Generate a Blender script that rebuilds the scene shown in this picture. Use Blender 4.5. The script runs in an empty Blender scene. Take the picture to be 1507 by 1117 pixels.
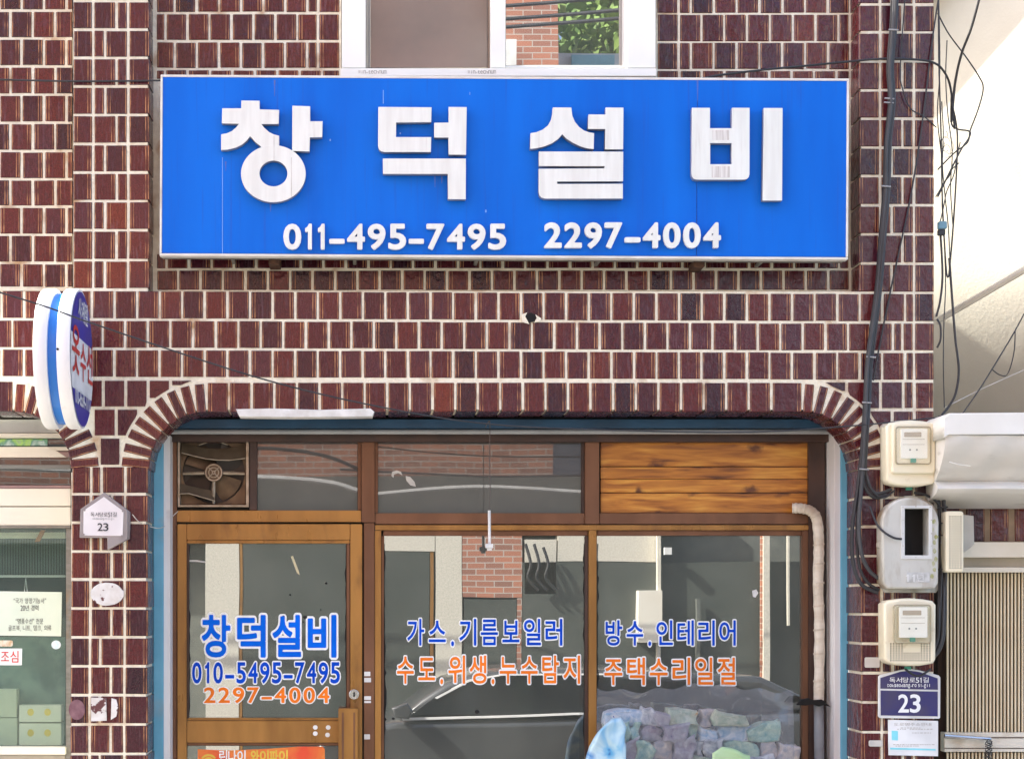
import bpy, bmesh, math, random
from mathutils import Vector, Matrix
random.seed(7)
R = math.radians
sc = bpy.context.scene
COL = sc.collection
# ------------------------------------------------------------------ camera, light, exposure
D, EYE, CX, CY, S = 8.4, 2.1, 540.0, 890.0, 300.0
cam = bpy.data.cameras.new('camera'); camo = bpy.data.objects.new('camera', cam); COL.objects.link(camo)
camo.location = (0, -D, EYE); camo.rotation_euler = (R(90), 0, 0)
cam.sensor_width = 36; cam.lens = 36 * S * D / 1507.0
cam.shift_x = (753.5 - CX) / 1507.0; cam.shift_y = (CY - 558.5) / 1507.0
cam.clip_start = .05; cam.clip_end = 600
sc.camera = camo
SUN = Vector((-.72, .27, .64)).normalized()          # towards the sun: behind and left of the shop, the street front is in open shade
w = bpy.data.worlds.new("World"); sc.world = w; w.use_nodes = True
nt = w.node_tree; nt.nodes.clear()
sky = nt.nodes.new('ShaderNodeTexSky'); sky.sky_type = 'NISHITA'; sky.sun_disc = False
sky.sun_elevation = math.asin(SUN.z); sky.sun_rotation = math.atan2(SUN.x, SUN.y)
sky.air_density = .8; sky.dust_density = 3.5; sky.ozone_density = .6
bg = nt.nodes.new('ShaderNodeBackground'); bg.inputs['Strength'].default_value = .14
wo = nt.nodes.new('ShaderNodeOutputWorld')
nt.links.new(sky.outputs[0], bg.inputs[0]); nt.links.new(bg.outputs[0], wo.inputs[0])
sl = bpy.data.lights.new('sun', 'SUN'); sl.energy = 4.2; sl.angle = R(.6); sl.color = (1, .975, .87)
so = bpy.data.objects.new('sun', sl); COL.objects.link(so); so.location = (-10, 5, 20)
so.rotation_euler = (-SUN).to_track_quat('-Z', 'Y').to_euler()
sc.view_settings.view_transform = 'Standard'; sc.view_settings.look = 'None'
sc.view_settings.gamma = 1; sc.view_settings.use_curve_mapping = False
sc.view_settings.exposure = 2.28

# ------------------------------------------------------------------ coordinate helpers
def k(Y): return (D + Y) / D / S
def P(px, py, Y=0.0): return Vector(((px - CX) * k(Y), Y, EYE + (CY - py) * k(Y)))
# ------------------------------------------------------------------ materials
MATS = {}
def M(name, c1, c2=None, rough=.6, metal=0, scale=6, stretch=(1, 1, 1), bump=0, bscale=40, detail=4, lo=.35, hi=.65,
      coat=0, spec=None, dirt=None, dscale=3, dlo=.55, dhi=.75, dstretch=(1, 1, 1), rvar=0, alpha=1, rnd=0):
    if name in MATS: return MATS[name]
    m = bpy.data.materials.new(name); m.use_nodes = True; t = m.node_tree; n = t.nodes; l = t.links
    b = n['Principled BSDF']; b.inputs['Roughness'].default_value = rough; b.inputs['Metallic'].default_value = metal
    if coat: b.inputs['Coat Weight'].default_value = coat; b.inputs['Coat Roughness'].default_value = .08
    if spec is not None: b.inputs['Specular IOR Level'].default_value = spec
    if alpha < 1: b.inputs['Alpha'].default_value = alpha
    geo = n.new('ShaderNodeNewGeometry')
    def noise(sc_, st, det=4):
        mp = n.new('ShaderNodeVectorMath'); mp.operation = 'MULTIPLY'; mp.inputs[1].default_value = st
        l.new(geo.outputs['Position'], mp.inputs[0])
        no = n.new('ShaderNodeTexNoise'); no.inputs['Scale'].default_value = sc_; no.inputs['Detail'].default_value = det
        l.new(mp.outputs[0], no.inputs['Vector']); return no
    def ramp(a, b_, src):
        r = n.new('ShaderNodeMapRange'); r.inputs[1].default_value = a; r.inputs[2].default_value = b_
        l.new(src, r.inputs[0]); return r.outputs[0]
    def mix(f, a, b_):
        x = n.new('ShaderNodeMix'); x.data_type = 'RGBA'; l.new(f, x.inputs['Factor'])
        for s_, v in ((6, a), (7, b_)):
            if isinstance(v, tuple): x.inputs[s_].default_value = (*v, 1)
            else: l.new(v, x.inputs[s_])
        return x.outputs[2]
    cur = None
    c2 = c2 or tuple(x * .82 for x in c1)
    no = noise(scale, stretch, detail)
    cur = mix(ramp(lo, hi, no.outputs[0]), c1, c2)
    if dirt:
        nd = noise(dscale, dstretch, 5)
        cur = mix(ramp(dlo, dhi, nd.outputs[0]), cur, dirt)
    if rnd:
        oi = n.new('ShaderNodeObjectInfo'); hs = n.new('ShaderNodeHueSaturation')
        l.new(ramp(0, 1, oi.outputs['Random']), hs.inputs['Value'])
        for x in n:
            if x.type == 'MAP_RANGE' and x.outputs[0].is_linked and x.outputs[0].links[0].to_node == hs:
                x.inputs[3].default_value = 1 - rnd; x.inputs[4].default_value = 1 + rnd
        l.new(cur, hs.inputs['Color']); cur = hs.outputs[0]
    l.new(cur, b.inputs['Base Color'])
    if rvar:
        nr = noise(scale * 1.7, stretch, 3)
        rr_ = n.new('ShaderNodeMapRange'); rr_.inputs[1].default_value = .3; rr_.inputs[2].default_value = .7
        rr_.inputs[3].default_value = max(.02, rough - rvar); rr_.inputs[4].default_value = min(1, rough + rvar)
        l.new(nr.outputs[0], rr_.inputs[0]); l.new(rr_.outputs[0], b.inputs['Roughness'])
    if bump:
        nb = noise(bscale, stretch, 3); bp = n.new('ShaderNodeBump'); bp.inputs['Strength'].default_value = bump
        bp.inputs['Distance'].default_value = .01
        l.new(nb.outputs[0], bp.inputs['Height']); l.new(bp.outputs[0], b.inputs['Normal'])
    MATS[name] = m; return m

def tile_material():
    m = bpy.data.materials.new('glazed tile'); m.use_nodes = True; t = m.node_tree; n = t.nodes; l = t.links
    b = n['Principled BSDF']; b.inputs['Roughness'].default_value = .3
    b.inputs['Specular IOR Level'].default_value = .5
    oi = n.new('ShaderNodeObjectInfo'); cr = n.new('ShaderNodeValToRGB'); e = cr.color_ramp.elements
    cols = [(0, (.022, .007, .016)), (.2, (.052, .010, .022)), (.42, (.092, .013, .022)), (.62, (.125, .016, .019)), (.82, (.085, .019, .034)), (1, (.18, .028, .02))]
    e[0].position = 0; e[0].color = (*cols[0][1], 1); e[1].position = 1; e[1].color = (*cols[-1][1], 1)
    for p_, c in cols[1:-1]: x = e.new(p_); x.color = (*c, 1)
    geo = n.new('ShaderNodeNewGeometry')
    # regional drift between plum and red firing batches
    nz = n.new('ShaderNodeTexNoise'); nz.inputs['Scale'].default_value = 1.1; nz.inputs['Detail'].default_value = 1
    l.new(geo.outputs['Position'], nz.inputs['Vector'])
    ad = n.new('ShaderNodeMath'); ad.operation = 'MULTIPLY_ADD'; ad.inputs[1].default_value = .78
    l.new(oi.outputs['Random'], ad.inputs[0])
    mr0 = n.new('ShaderNodeMapRange'); mr0.inputs[1].default_value = .3; mr0.inputs[2].default_value = .7; mr0.inputs[4].default_value = .3
    l.new(nz.outputs[0], mr0.inputs[0]); l.new(mr0.outputs[0], ad.inputs[2]); l.new(ad.outputs[0], cr.inputs[0])
    mp = n.new('ShaderNodeVectorMath'); mp.operation = 'MULTIPLY'; mp.inputs[1].default_value = (1, 1, .12)
    l.new(geo.outputs['Position'], mp.inputs[0])
    st = n.new('ShaderNodeTexNoise'); st.inputs['Scale'].default_value = 75; st.inputs['Detail'].default_value = 4
    l.new(mp.outputs[0], st.inputs['Vector'])
    mr = n.new('ShaderNodeMapRange'); mr.inputs[1].default_value = .56; mr.inputs[2].default_value = .82; mr.inputs[4].default_value = .6
    l.new(st.outputs[0], mr.inputs[0])
    gt = n.new('ShaderNodeMath'); gt.operation = 'MULTIPLY_ADD'; gt.inputs[1].default_value = 7.31; gt.inputs[2].default_value = 0; l.new(oi.outputs['Random'], gt.inputs[0])
    fr_ = n.new('ShaderNodeMath'); fr_.operation = 'FRACT'; l.new(gt.outputs[0], fr_.inputs[0]); pw = n.new('ShaderNodeMath'); pw.operation = 'MULTIPLY'; l.new(fr_.outputs[0], pw.inputs[0]); l.new(mr.outputs[0], pw.inputs[1])
    mx = n.new('ShaderNodeMix'); mx.data_type = 'RGBA'; l.new(pw.outputs[0], mx.inputs['Factor']); l.new(cr.outputs[0], mx.inputs[6])
    mx.inputs[7].default_value = (.27, .15, .18, 1)
    sp = n.new('ShaderNodeTexNoise'); sp.inputs['Scale'].default_value = 160; sp.inputs['Detail'].default_value = 2
    l.new(geo.outputs['Position'], sp.inputs['Vector'])
    mr2 = n.new('ShaderNodeMapRange'); mr2.inputs[1].default_value = .35; mr2.inputs[2].default_value = .65; mr2.inputs[3].default_value = .5; mr2.inputs[4].default_value = 1.0
    l.new(sp.outputs[0], mr2.inputs[0])
    mu = n.new('ShaderNodeVectorMath'); mu.operation = 'SCALE'; l.new(mx.outputs[2], mu.inputs[0]); l.new(mr2.outputs[0], mu.inputs['Scale'])
    l.new(mu.outputs[0], b.inputs['Base Color'])
    rr_ = n.new('ShaderNodeMapRange'); rr_.inputs[1].default_value = .3; rr_.inputs[2].default_value = .7; rr_.inputs[3].default_value = .12; rr_.inputs[4].default_value = .36
    l.new(st.outputs[0], rr_.inputs[0]); l.new(rr_.outputs[0], b.inputs['Roughness'])
    nb = n.new('ShaderNodeTexNoise'); nb.inputs['Scale'].default_value = 22; nb.inputs['Detail'].default_value = 3
    l.new(geo.outputs['Position'], nb.inputs['Vector'])
    bp = n.new('ShaderNodeBump'); bp.inputs['Strength'].default_value = .7; bp.inputs['Distance'].default_value = .008
    l.new(nb.outputs[0], bp.inputs['Height']); l.new(bp.outputs[0], b.inputs['Normal'])
    return m
TILE = tile_material()
EDGE = M('worn tile edge', (.48, .23, .10), (.10, .035, .022), rough=.35, scale=14, lo=.38, hi=.62)
MORTAR = M('cream mortar', (.9, .84, .68), (.8, .72, .56), rough=.9, scale=30, bump=.5, bscale=120, dirt=(.45, .24, .1), dscale=5, dlo=.58, dhi=.74)

def glass_mat(name, film, refl=.25, rough=.0, film2=None):
    """pane with a dusty tint film: mirror-like coat over a grey film"""
    m = bpy.data.materials.new(name); m.use_nodes = True; t = m.node_tree; n = t.nodes; l = t.links
    n.clear(); out = n.new('ShaderNodeOutputMaterial')
    di = n.new('ShaderNodeBsdfDiffuse'); gl = n.new('ShaderNodeBsdfGlossy'); gl.inputs['Roughness'].default_value = rough
    geo = n.new('ShaderNodeNewGeometry'); no = n.new('ShaderNodeTexNoise'); no.inputs['Scale'].default_value = 2.2; no.inputs['Detail'].default_value = 6
    l.new(geo.outputs['Position'], no.inputs['Vector'])
    mr = n.new('ShaderNodeMapRange'); mr.inputs[1].default_value = .35; mr.inputs[2].default_value = .7; l.new(no.outputs[0], mr.inputs[0])
    mx = n.new('ShaderNodeMix'); mx.data_type = 'RGBA'; l.new(mr.outputs[0], mx.inputs['Factor'])
    mx.inputs[6].default_value = (*film, 1); mx.inputs[7].default_value = (*(film2 or tuple(x * .75 for x in film)), 1)
    l.new(mx.outputs[2], di.inputs['Color'])
    ms = n.new('ShaderNodeMixShader'); ms.inputs[0].default_value = refl
    nb = n.new('ShaderNodeTexNoise'); nb.inputs['Scale'].default_value = 1.3; nb.inputs['Detail'].default_value = 1
    l.new(geo.outputs['Position'], nb.inputs['Vector'])
    bp = n.new('ShaderNodeBump'); bp.inputs['Strength'].default_value = .06; bp.inputs['Distance'].default_value = .01
    l.new(nb.outputs[0], bp.inputs['Height']); l.new(bp.outputs[0], gl.inputs['Normal'])
    l.new(di.outputs[0], ms.inputs[1]); l.new(gl.outputs[0], ms.inputs[2]); l.new(ms.outputs[0], out.inputs[0])
    MATS[name] = m; return m
def clear_mat(name, tint=(1, 1, 1), refl=.1, haze=.0, hazec=(.7, .75, .72)):
    m = bpy.data.materials.new(name); m.use_nodes = True; t = m.node_tree; n = t.nodes; l = t.links
    n.clear(); out = n.new('ShaderNodeOutputMaterial')
    tr = n.new('ShaderNodeBsdfTransparent'); tr.inputs[0].default_value = (*tint, 1)
    di = n.new('ShaderNodeBsdfDiffuse'); di.inputs[0].default_value = (*hazec, 1)
    gl = n.new('ShaderNodeBsdfGlossy'); gl.inputs['Roughness'].default_value = .02
    a = n.new('ShaderNodeMixShader'); a.inputs[0].default_value = haze; l.new(tr.outputs[0], a.inputs[1]); l.new(di.outputs[0], a.inputs[2])
    b = n.new('ShaderNodeMixShader'); b.inputs[0].default_value = refl; l.new(a.outputs[0], b.inputs[1]); l.new(gl.outputs[0], b.inputs[2])
    l.new(b.outputs[0], out.inputs[0]); MATS[name] = m; return m

# ------------------------------------------------------------------ object helpers
ORIG = {}
def thing(name, label, cat, loc, group=None, rot=None):
    o = bpy.data.objects.new(name, None); COL.objects.link(o); o.location = loc; o.empty_display_size = .1
    if rot: o.rotation_euler = rot
    o['label'] = label; o['category'] = cat
    if group: o['group'] = group
    ORIG[o.name] = Vector(loc); return o
def tag(o, label, cat, group=None):
    o['label'] = label; o['category'] = cat
    if group: o['group'] = group
    return o
def struct(o): o['kind'] = 'structure'; return o
def root_loc(p):
    while p.parent: p = p.parent
    return ORIG.get(p.name, Vector(p.location))
def add(name, me, mats, parent=None, smooth=False, world=True, label=None, stuff=False):
    """link a mesh given in world coordinates as an object (a part when parent is given)"""
    if not isinstance(mats, (list, tuple)): mats = [mats]
    if not me.materials:
        for m in mats: me.materials.append(m)
    o = bpy.data.objects.new(name, me); COL.objects.link(o)
    if world:
        vs = [v.co for v in me.vertices]
        if parent: off = root_loc(parent)
        else:
            off = Vector(((min(v.x for v in vs) + max(v.x for v in vs)) / 2, (min(v.y for v in vs) + max(v.y for v in vs)) / 2, min(v.z for v in vs)))
            o.location = off
        me.transform(Matrix.Translation(-off))
    if parent: o.parent = parent
    if smooth:
        me.shade_smooth()
        try: me.set_sharp_from_angle(angle=R(40))
        except Exception: pass
    if label: o['label'] = label
    if stuff: o['kind'] = 'stuff'
    return o
def newmesh(bm, name='m'):
    me = bpy.data.meshes.new(name); bmesh.ops.recalc_face_normals(bm, faces=bm.faces); bm.to_mesh(me); bm.free(); return me
def wbox(x0, x1, y0, y1, z0, z1, bev=0, bm=None):
    own = bm is None
    b = bmesh.new()
    r = bmesh.ops.create_cube(b, size=1)
    for v in b.verts: v.co = Vector(((x0 + x1) / 2 + v.co.x * (x1 - x0), (y0 + y1) / 2 + v.co.y * (y1 - y0), (z0 + z1) / 2 + v.co.z * (z1 - z0)))
    if bev: bmesh.ops.bevel(b, geom=list(b.edges), offset=min(bev, .45 * min(abs(x1 - x0), abs(y1 - y0), abs(z1 - z0))), segments=2, affect='EDGES')
    if own: return newmesh(b)
    tmp = bpy.data.meshes.new('t'); b.to_mesh(tmp); b.free(); bm.from_mesh(tmp); bpy.data.meshes.remove(tmp)
def pbox(x0, y0, x1, y1, Yf, Yb, bev=0, bm=None):
    a = P(x0, y1, Yf); b = P(x1, y0, Yf)
    return wbox(a.x, b.x, Yf, Yb, a.z, b.z, bev, bm)
def PB(name, x0, y0, x1, y1, Yf, Yb, mat, parent=None, bev=.002, **kw):
    return add(name, pbox(x0, y0, x1, y1, Yf, Yb, bev), mat, parent, **kw)
def tube(pts, r, sides=8, bm=None, taper=None, cap=True):
    own = bm is None; b = bm or bmesh.new(); rings = []
    pts = [Vector(p) for p in pts]
    for i, p in enumerate(pts):
        d = (pts[min(i + 1, len(pts) - 1)] - pts[max(i - 1, 0)]).normalized()
        u = d.orthogonal().normalized() if i == 0 else (u - d * u.dot(d)).normalized()
        v = d.cross(u); rad = r if taper is None else r * taper[i]
        rings.append([b.verts.new(p + (u * math.cos(a) + v * math.sin(a)) * rad) for a in [2 * math.pi * j / sides for j in range(sides)]])
    for a, c in zip(rings, rings[1:]):
        for j in range(sides): b.faces.new((a[j], a[(j + 1) % sides], c[(j + 1) % sides], c[j]))
    if cap: b.faces.new(rings[0][::-1]); b.faces.new(rings[-1])
    if own: return newmesh(b)
def spline(pts, n=6):
    pts = [Vector(p) for p in pts]; out = []
    q = [pts[0]] + pts + [pts[-1]]
    for i in range(1, len(q) - 2):
        for j in range(n):
            t = j / n; a, b_, c, d = q[i - 1], q[i], q[i + 1], q[i + 2]
            out.append(.5 * ((2 * b_) + (c - a) * t + (2 * a - 5 * b_ + 4 * c - d) * t * t + (-a + 3 * b_ - 3 * c + d) * t ** 3))
    out.append(pts[-1]); return out
def rr(x0, y0, x1, y1, r, n=5):
    if not isinstance(r, (tuple, list)): r = (r,) * 4
    out = []
    for (cx, cy, a0), q in zip(((x0, y0, 180), (x1, y0, 270), (x1, y1, 0), (x0, y1, 90)), r):
        ox = cx + (q if cx == x0 else -q); oy = cy + (q if cy == y0 else -q)
        if q <= 0: out.append((cx, cy)); continue
        for i in range(n + 1):
            a = R(a0 + 90 * i / n); out.append((ox + q * math.cos(a), oy + q * math.sin(a)))
    return out
def ell(cx, cy, rx, ry, n=40, a0=0, a1=360):
    m_ = n if a1 - a0 >= 360 else n + 1
    return [(cx + rx * math.cos(R(a0 + (a1 - a0) * i / n)), cy + ry * math.sin(R(a0 + (a1 - a0) * i / n))) for i in range(m_)]
def curve_mesh(polys, depth, bevel=0, bres=2):
    cu = bpy.data.curves.new('c', 'CURVE'); cu.dimensions = '2D'; cu.fill_mode = 'BOTH'
    cu.extrude = max(0, depth / 2 - bevel); cu.bevel_depth = bevel; cu.bevel_resolution = bres; cu.offset = -bevel
    for pl in polys:
        s = cu.splines.new('POLY'); s.points.add(len(pl) - 1); s.use_cyclic_u = True
        for pt, q in zip(s.points, pl): pt.co = (q[0], q[1], 0, 1)
    o = bpy.data.objects.new('c', cu); COL.objects.link(o)
    me = bpy.data.meshes.new_from_object(o, depsgraph=None) if False else o.to_mesh().copy()
    bpy.data.objects.remove(o); bpy.data.curves.remove(cu); me.materials.clear(); return me
ROT = Matrix(((1, 0, 0, 0), (0, 0, -1, 0), (0, 1, 0, 0), (0, 0, 0, 1)))
def shape(polys, Yf, depth, bevel=0, f=lambda p: p):
    """extrude picture-space outlines, standing at depth Yf (front) with real thickness"""
    pp = [[(lambda q: (q.x, q.z))(P(*f(p), Yf)) for p in pl] for pl in polys]
    me = curve_mesh(pp, depth, bevel); me.transform(Matrix.Translation((0, Yf + depth / 2, 0)) @ ROT); return me
def glyph(ch, offset=0.0, extrude=0.0):
    c = bpy.data.curves.new('t', 'FONT'); c.body = ch; c.size = 1; c.offset = offset; c.extrude = extrude; c.resolution_u = 4
    o = bpy.data.objects.new('t', c); COL.objects.link(o); me = o.to_mesh().copy()
    bpy.data.objects.remove(o); bpy.data.curves.remove(c); me.materials.clear(); return me
import numpy as np
SDF = {}
def sdf_glyph(ch, w, one=False, res=60):
    """flat glyph thickened evenly by w, as one clean sheet without overlaps"""
    if ch not in SDF:
        if one:
            seg = [(.17, 0), (.27, 0), (.27, .73), (.2, .73), (.14, .64), (.06, .60), (.06, .53), (.17, .55)]; me = curve_mesh([seg], 0)
        else: me = glyph(ch, 0)
        bm = bmesh.new(); bm.from_mesh(me); bmesh.ops.remove_doubles(bm, verts=bm.verts, dist=1e-5); bmesh.ops.triangulate(bm, faces=bm.faces[:])
        tri = np.array([[(v.co.x, v.co.y) for v in f.verts] for f in bm.faces]); ed = np.array([[(v.co.x, v.co.y) for v in e.verts] for e in bm.edges if len(e.link_faces) == 1])
        bm.free(); lo = tri.reshape(-1, 2).min(0) - .16; hi = tri.reshape(-1, 2).max(0) + .16; h = 1 / res
        X = np.arange(lo[0], hi[0] + h, h); Y = np.arange(lo[1], hi[1] + h, h); gx, gy = np.meshgrid(X, Y); p = np.stack([gx.ravel(), gy.ravel()], 1)
        ins = np.zeros(len(p), bool)
        for t in tri:
            d = [(t[(i + 1) % 3][0] - t[i][0]) * (p[:, 1] - t[i][1]) - (t[(i + 1) % 3][1] - t[i][1]) * (p[:, 0] - t[i][0]) for i in range(3)]
            ins |= ((d[0] >= -1e-9) & (d[1] >= -1e-9) & (d[2] >= -1e-9)) | ((d[0] <= 1e-9) & (d[1] <= 1e-9) & (d[2] <= 1e-9))
        dist = np.full(len(p), 9.)
        for a, b_ in ed:
            ab = b_ - a; L2 = max(1e-12, (ab ** 2).sum()); t = np.clip(((p - a) @ ab) / L2, 0, 1); q = a + t[:, None] * ab; dist = np.minimum(dist, np.sqrt(((p - q) ** 2).sum(1)))
        SDF[ch] = (X, Y, np.where(ins, -dist, dist).reshape(gx.shape))
    X, Y, F_ = SDF[ch]; F_ = F_ - w; bm = bmesh.new(); vd = {}
    def vt(x, y):
        kx = (round(x, 6), round(y, 6))
        if kx not in vd: vd[kx] = bm.verts.new((x, y, 0))
        return vd[kx]
    for j in range(len(Y) - 1):
        i = 0
        while i < len(X) - 1:
            c = [F_[j, i], F_[j, i + 1], F_[j + 1, i + 1], F_[j + 1, i]]
            if max(c) >= 0 and min(c) >= 0: i += 1; continue
            if max(c) < 0:
                k2 = i
                while k2 + 1 < len(X) - 1 and F_[j, k2 + 2] < 0 and F_[j + 1, k2 + 2] < 0: k2 += 1
                bm.faces.new((vt(X[i], Y[j]), vt(X[k2 + 1], Y[j]), vt(X[k2 + 1], Y[j + 1]), vt(X[i], Y[j + 1]))); i = k2 + 1; continue
            P4 = [(X[i], Y[j]), (X[i + 1], Y[j]), (X[i + 1], Y[j + 1]), (X[i], Y[j + 1])]; out = []
            for a in range(4):
                b_ = (a + 1) % 4
                if c[a] < 0: out.append(P4[a])
                if (c[a] < 0) != (c[b_] < 0):
                    t = c[a] / (c[a] - c[b_]); out.append((P4[a][0] + t * (P4[b_][0] - P4[a][0]), P4[a][1] + t * (P4[b_][1] - P4[a][1])))
            vs = []
            for q in out:
                v = vt(*q)
                if v not in vs: vs.append(v)
            if len(vs) >= 3:
                try: bm.faces.new(vs)
                except ValueError: pass
            i += 1
    me = bpy.data.meshes.new('g'); bm.to_mesh(me); bm.free(); return me
def bounds(me):
    xs = [v.co.x for v in me.vertices]; ys = [v.co.y for v in me.vertices]; return min(xs), max(xs), min(ys), max(ys)
def lettering(text, x0, y0, x1, y1, Y, mats, parent, weight=.02, outline=0, depth=0, widths=None, gap=.08, f=lambda p: p, name='letter', tr=None, hang=True):
    """one part per character, fitted in picture box x0..x1, y0..y1 on the plane at depth Y"""
    wd = []
    for c in text:
        wd.append((widths or {}).get(c, {'.': .42, ' ': .5, '-': .8, ',': .4, '1': .8}.get(c, 1)))
    tot = sum(wd); cell = (x1 - x0) / tot; x = x0
    for c, wi in zip(text, wd):
        cw = cell * wi
        if c != ' ':
            big = ord(c) > 0x3000
            layers = ([(weight + outline, mats[1], 0)] if outline else []) + [(weight, mats[0], 1)]
            g0 = glyph(c, 0); a, b_, lo, hi = bounds(g0)
            if big: ea, eb, elo, ehi = -.0, .92, -.10, .80; 
            else: ea, eb, elo, ehi = a - weight, b_ + weight, -weight, (hi + weight if c not in '-.,' else .73)
            if c in '-.,' and not big: ehi = .73 + weight; elo = -weight
            if big and hang: ea, eb = a - .02, b_ + .02
            if not big:
                if c == '1': ea, eb = a - .1, b_ + .1
                elif c in '.,': ea, eb = a - .12, b_ + .12
                elif c in 'iljI': ea, eb = a - .14, b_ + .14
            pad = cw * gap / 2
            for wgt, mt, z in layers:
                one = c == '1' and hi > .5
                if one: ea, eb = -.03, .40; elo, ehi = -weight, .73 + weight
                me = sdf_glyph(c, wgt, one)
                for v in me.vertices:
                    u = (v.co.x - ea) / (eb - ea) * (cw - 2 * pad) + x + pad
                    t_ = y1 - (v.co.y - elo) / (ehi - elo) * (y1 - y0)
                    q = P(*f((u, t_)), Y) if tr is None else tr(u, t_)
                    off = .0012 * z
                    v.co = q - Vector((0, off, 0)) if tr is None else q + Vector((off, 0, 0))
                if depth:
                    bm = bmesh.new(); bm.from_mesh(me)
                    bmesh.ops.remove_doubles(bm, verts=bm.verts, dist=1e-6)
                    ex = bmesh.ops.extrude_face_region(bm, geom=bm.faces[:])
                    for v in [g for g in ex['geom'] if isinstance(g, bmesh.types.BMVert)]: v.co.y += depth
                    bpy.data.meshes.remove(me); me = newmesh(bm)
                if z == (1 if len(layers) == 2 else 0) or len(layers) == 1: top = me; tm = mt
                if len(layers) == 2 and z == 0: back, bmt = me, mt
            if len(layers) == 2:
                bm = bmesh.new(); bm.from_mesh(back); nb = len(bm.faces); bm.from_mesh(top)
                bm.faces.ensure_lookup_table()
                for i, fa in enumerate(bm.faces): fa.material_index = 0 if i < nb else 1
                me = bpy.data.meshes.new('letter'); bm.to_mesh(me); bm.free(); add(name, me, [bmt, tm], parent)
            else: add(name, top, tm, parent)
        x += cw

# ------------------------------------------------------------------ tiles
TM = {}
def tile_mesh(wpx, hpx, depth, sc_, style=0):
    """glazed tile: flat face, worn orange arrises near both ends and a dark strip, bevelled edges"""
    key = (round(wpx * 2) / 2, round(hpx * 2) / 2, round(depth, 3), round(sc_, 6), style)
    if key in TM: return TM[key]
    w_, h_ = key[0] * sc_, key[1] * sc_
    u = sc_
    if key[0] > 20: prof = [0, .9, 2.1, key[0] - 6.2, key[0] - 5.0, key[0] - 2.3, key[0] - 1.1, key[0]]; mi = [0, 1, 0, 1, 0, 1, 0]
    else: prof = [0, .9, 2.0, key[0] - 2.1, key[0] - 1, key[0]]; mi = [0, 1, 0, 1, 0]
    if style == 1: prof = [key[0] - p for p in prof[::-1]]; mi = mi[::-1]
    bm = bmesh.new(); hb = .9 * u
    dep = [.003] + [0] * (len(prof) - 2) + [.003]
    if key[0] > 20:
        gi = 4 if style == 0 else 2
    cols = []
    for p_, d_ in zip(prof, dep):
        x = p_ * u - w_ / 2
        cols.append([bm.verts.new((x, depth, -h_ / 2)), bm.verts.new((x, d_ + .003, -h_ / 2)), bm.verts.new((x, d_, -h_ / 2 + hb)), bm.verts.new((x, d_, h_ / 2 - hb)),
                     bm.verts.new((x, d_ + .003, h_ / 2)), bm.verts.new((x, depth, h_ / 2))])
    for i, (a, b_) in enumerate(zip(cols, cols[1:])):
        for j in range(5):
            f_ = bm.faces.new((a[j], b_[j], b_[j + 1], a[j + 1])); f_.material_index = mi[i] if j == 2 else 0
    bm.faces.new(cols[0][::-1]); bm.faces.new(cols[-1])
    me = newmesh(bm, 'tile'); me.materials.append(TILE); me.materials.append(EDGE); TM[key] = me; return me
TGROUPS = {}
def tile(parent, x0, y0, x1, y1, Y, depth=.03, rot=0, vert=False):
    """one glazed tile covering the picture rectangle, a separate part"""
    wpx, hpx = x1 - x0, y1 - y0
    if wpx < 4 or hpx < 3: return
    me = tile_mesh(wpx, hpx, depth, k(Y), random.choice((0, 0, 1)))
    o = bpy.data.objects.new('tile', me); COL.objects.link(o); o.parent = parent
    c = P((x0 + x1) / 2 + random.uniform(-.4, .4), (y0 + y1) / 2 + random.uniform(-.35, .35), Y)
    o.location = c + Vector((0, random.uniform(-.0015, .0015), 0)) - root_loc(parent)
    o.rotation_euler = (random.gauss(0, .004), rot + random.gauss(0, .005), random.gauss(0, .007))
    return o
def row(parent, xs, y0, y1, Y, g=1.9, depth=.03, slope=None):
    for a, b_ in zip(xs, xs[1:]):
        dy = slope((a + b_) / 2) if slope else 0
        tile(parent, a + g, y0 + g + dy, b_ - g, y1 - g + dy, Y, depth)
def seq(x0, x1, off, pitch):
    xs = []; x = off - pitch * math.ceil((off - x0) / pitch)
    while x < x1: xs.append(x); x += pitch
    xs = [q for q in xs if x0 + 5 < q < x1 - 5]; return [x0] + xs + [x1]
def clip_tile(parent, x0, y0, x1, y1, cx, cy, Rr, side):
    """tile cut along the outer ring of an arch"""
    N = 6; L, Rt = [], []
    for i in range(N + 1):
        y = y0 + (y1 - y0) * i / N; a, b_ = x0, x1
        if y < cy and abs(y - cy) < Rr: h = math.sqrt(Rr * Rr - (y - cy) ** 2)
        elif y >= cy: h = Rr
        else: h = 0
        if h:
            if side < 0: b_ = min(x1, cx - h)
            else: a = max(x0, cx + h)
        if b_ - a > 1.2: L.append((a, y)); Rt.append((b_, y))
    if len(L) < 2: return
    me = shape([L + Rt[::-1]], 0, .03, 0); o = add('tile', me, TILE, parent)
TOP = (0, 0, 0)

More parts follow.
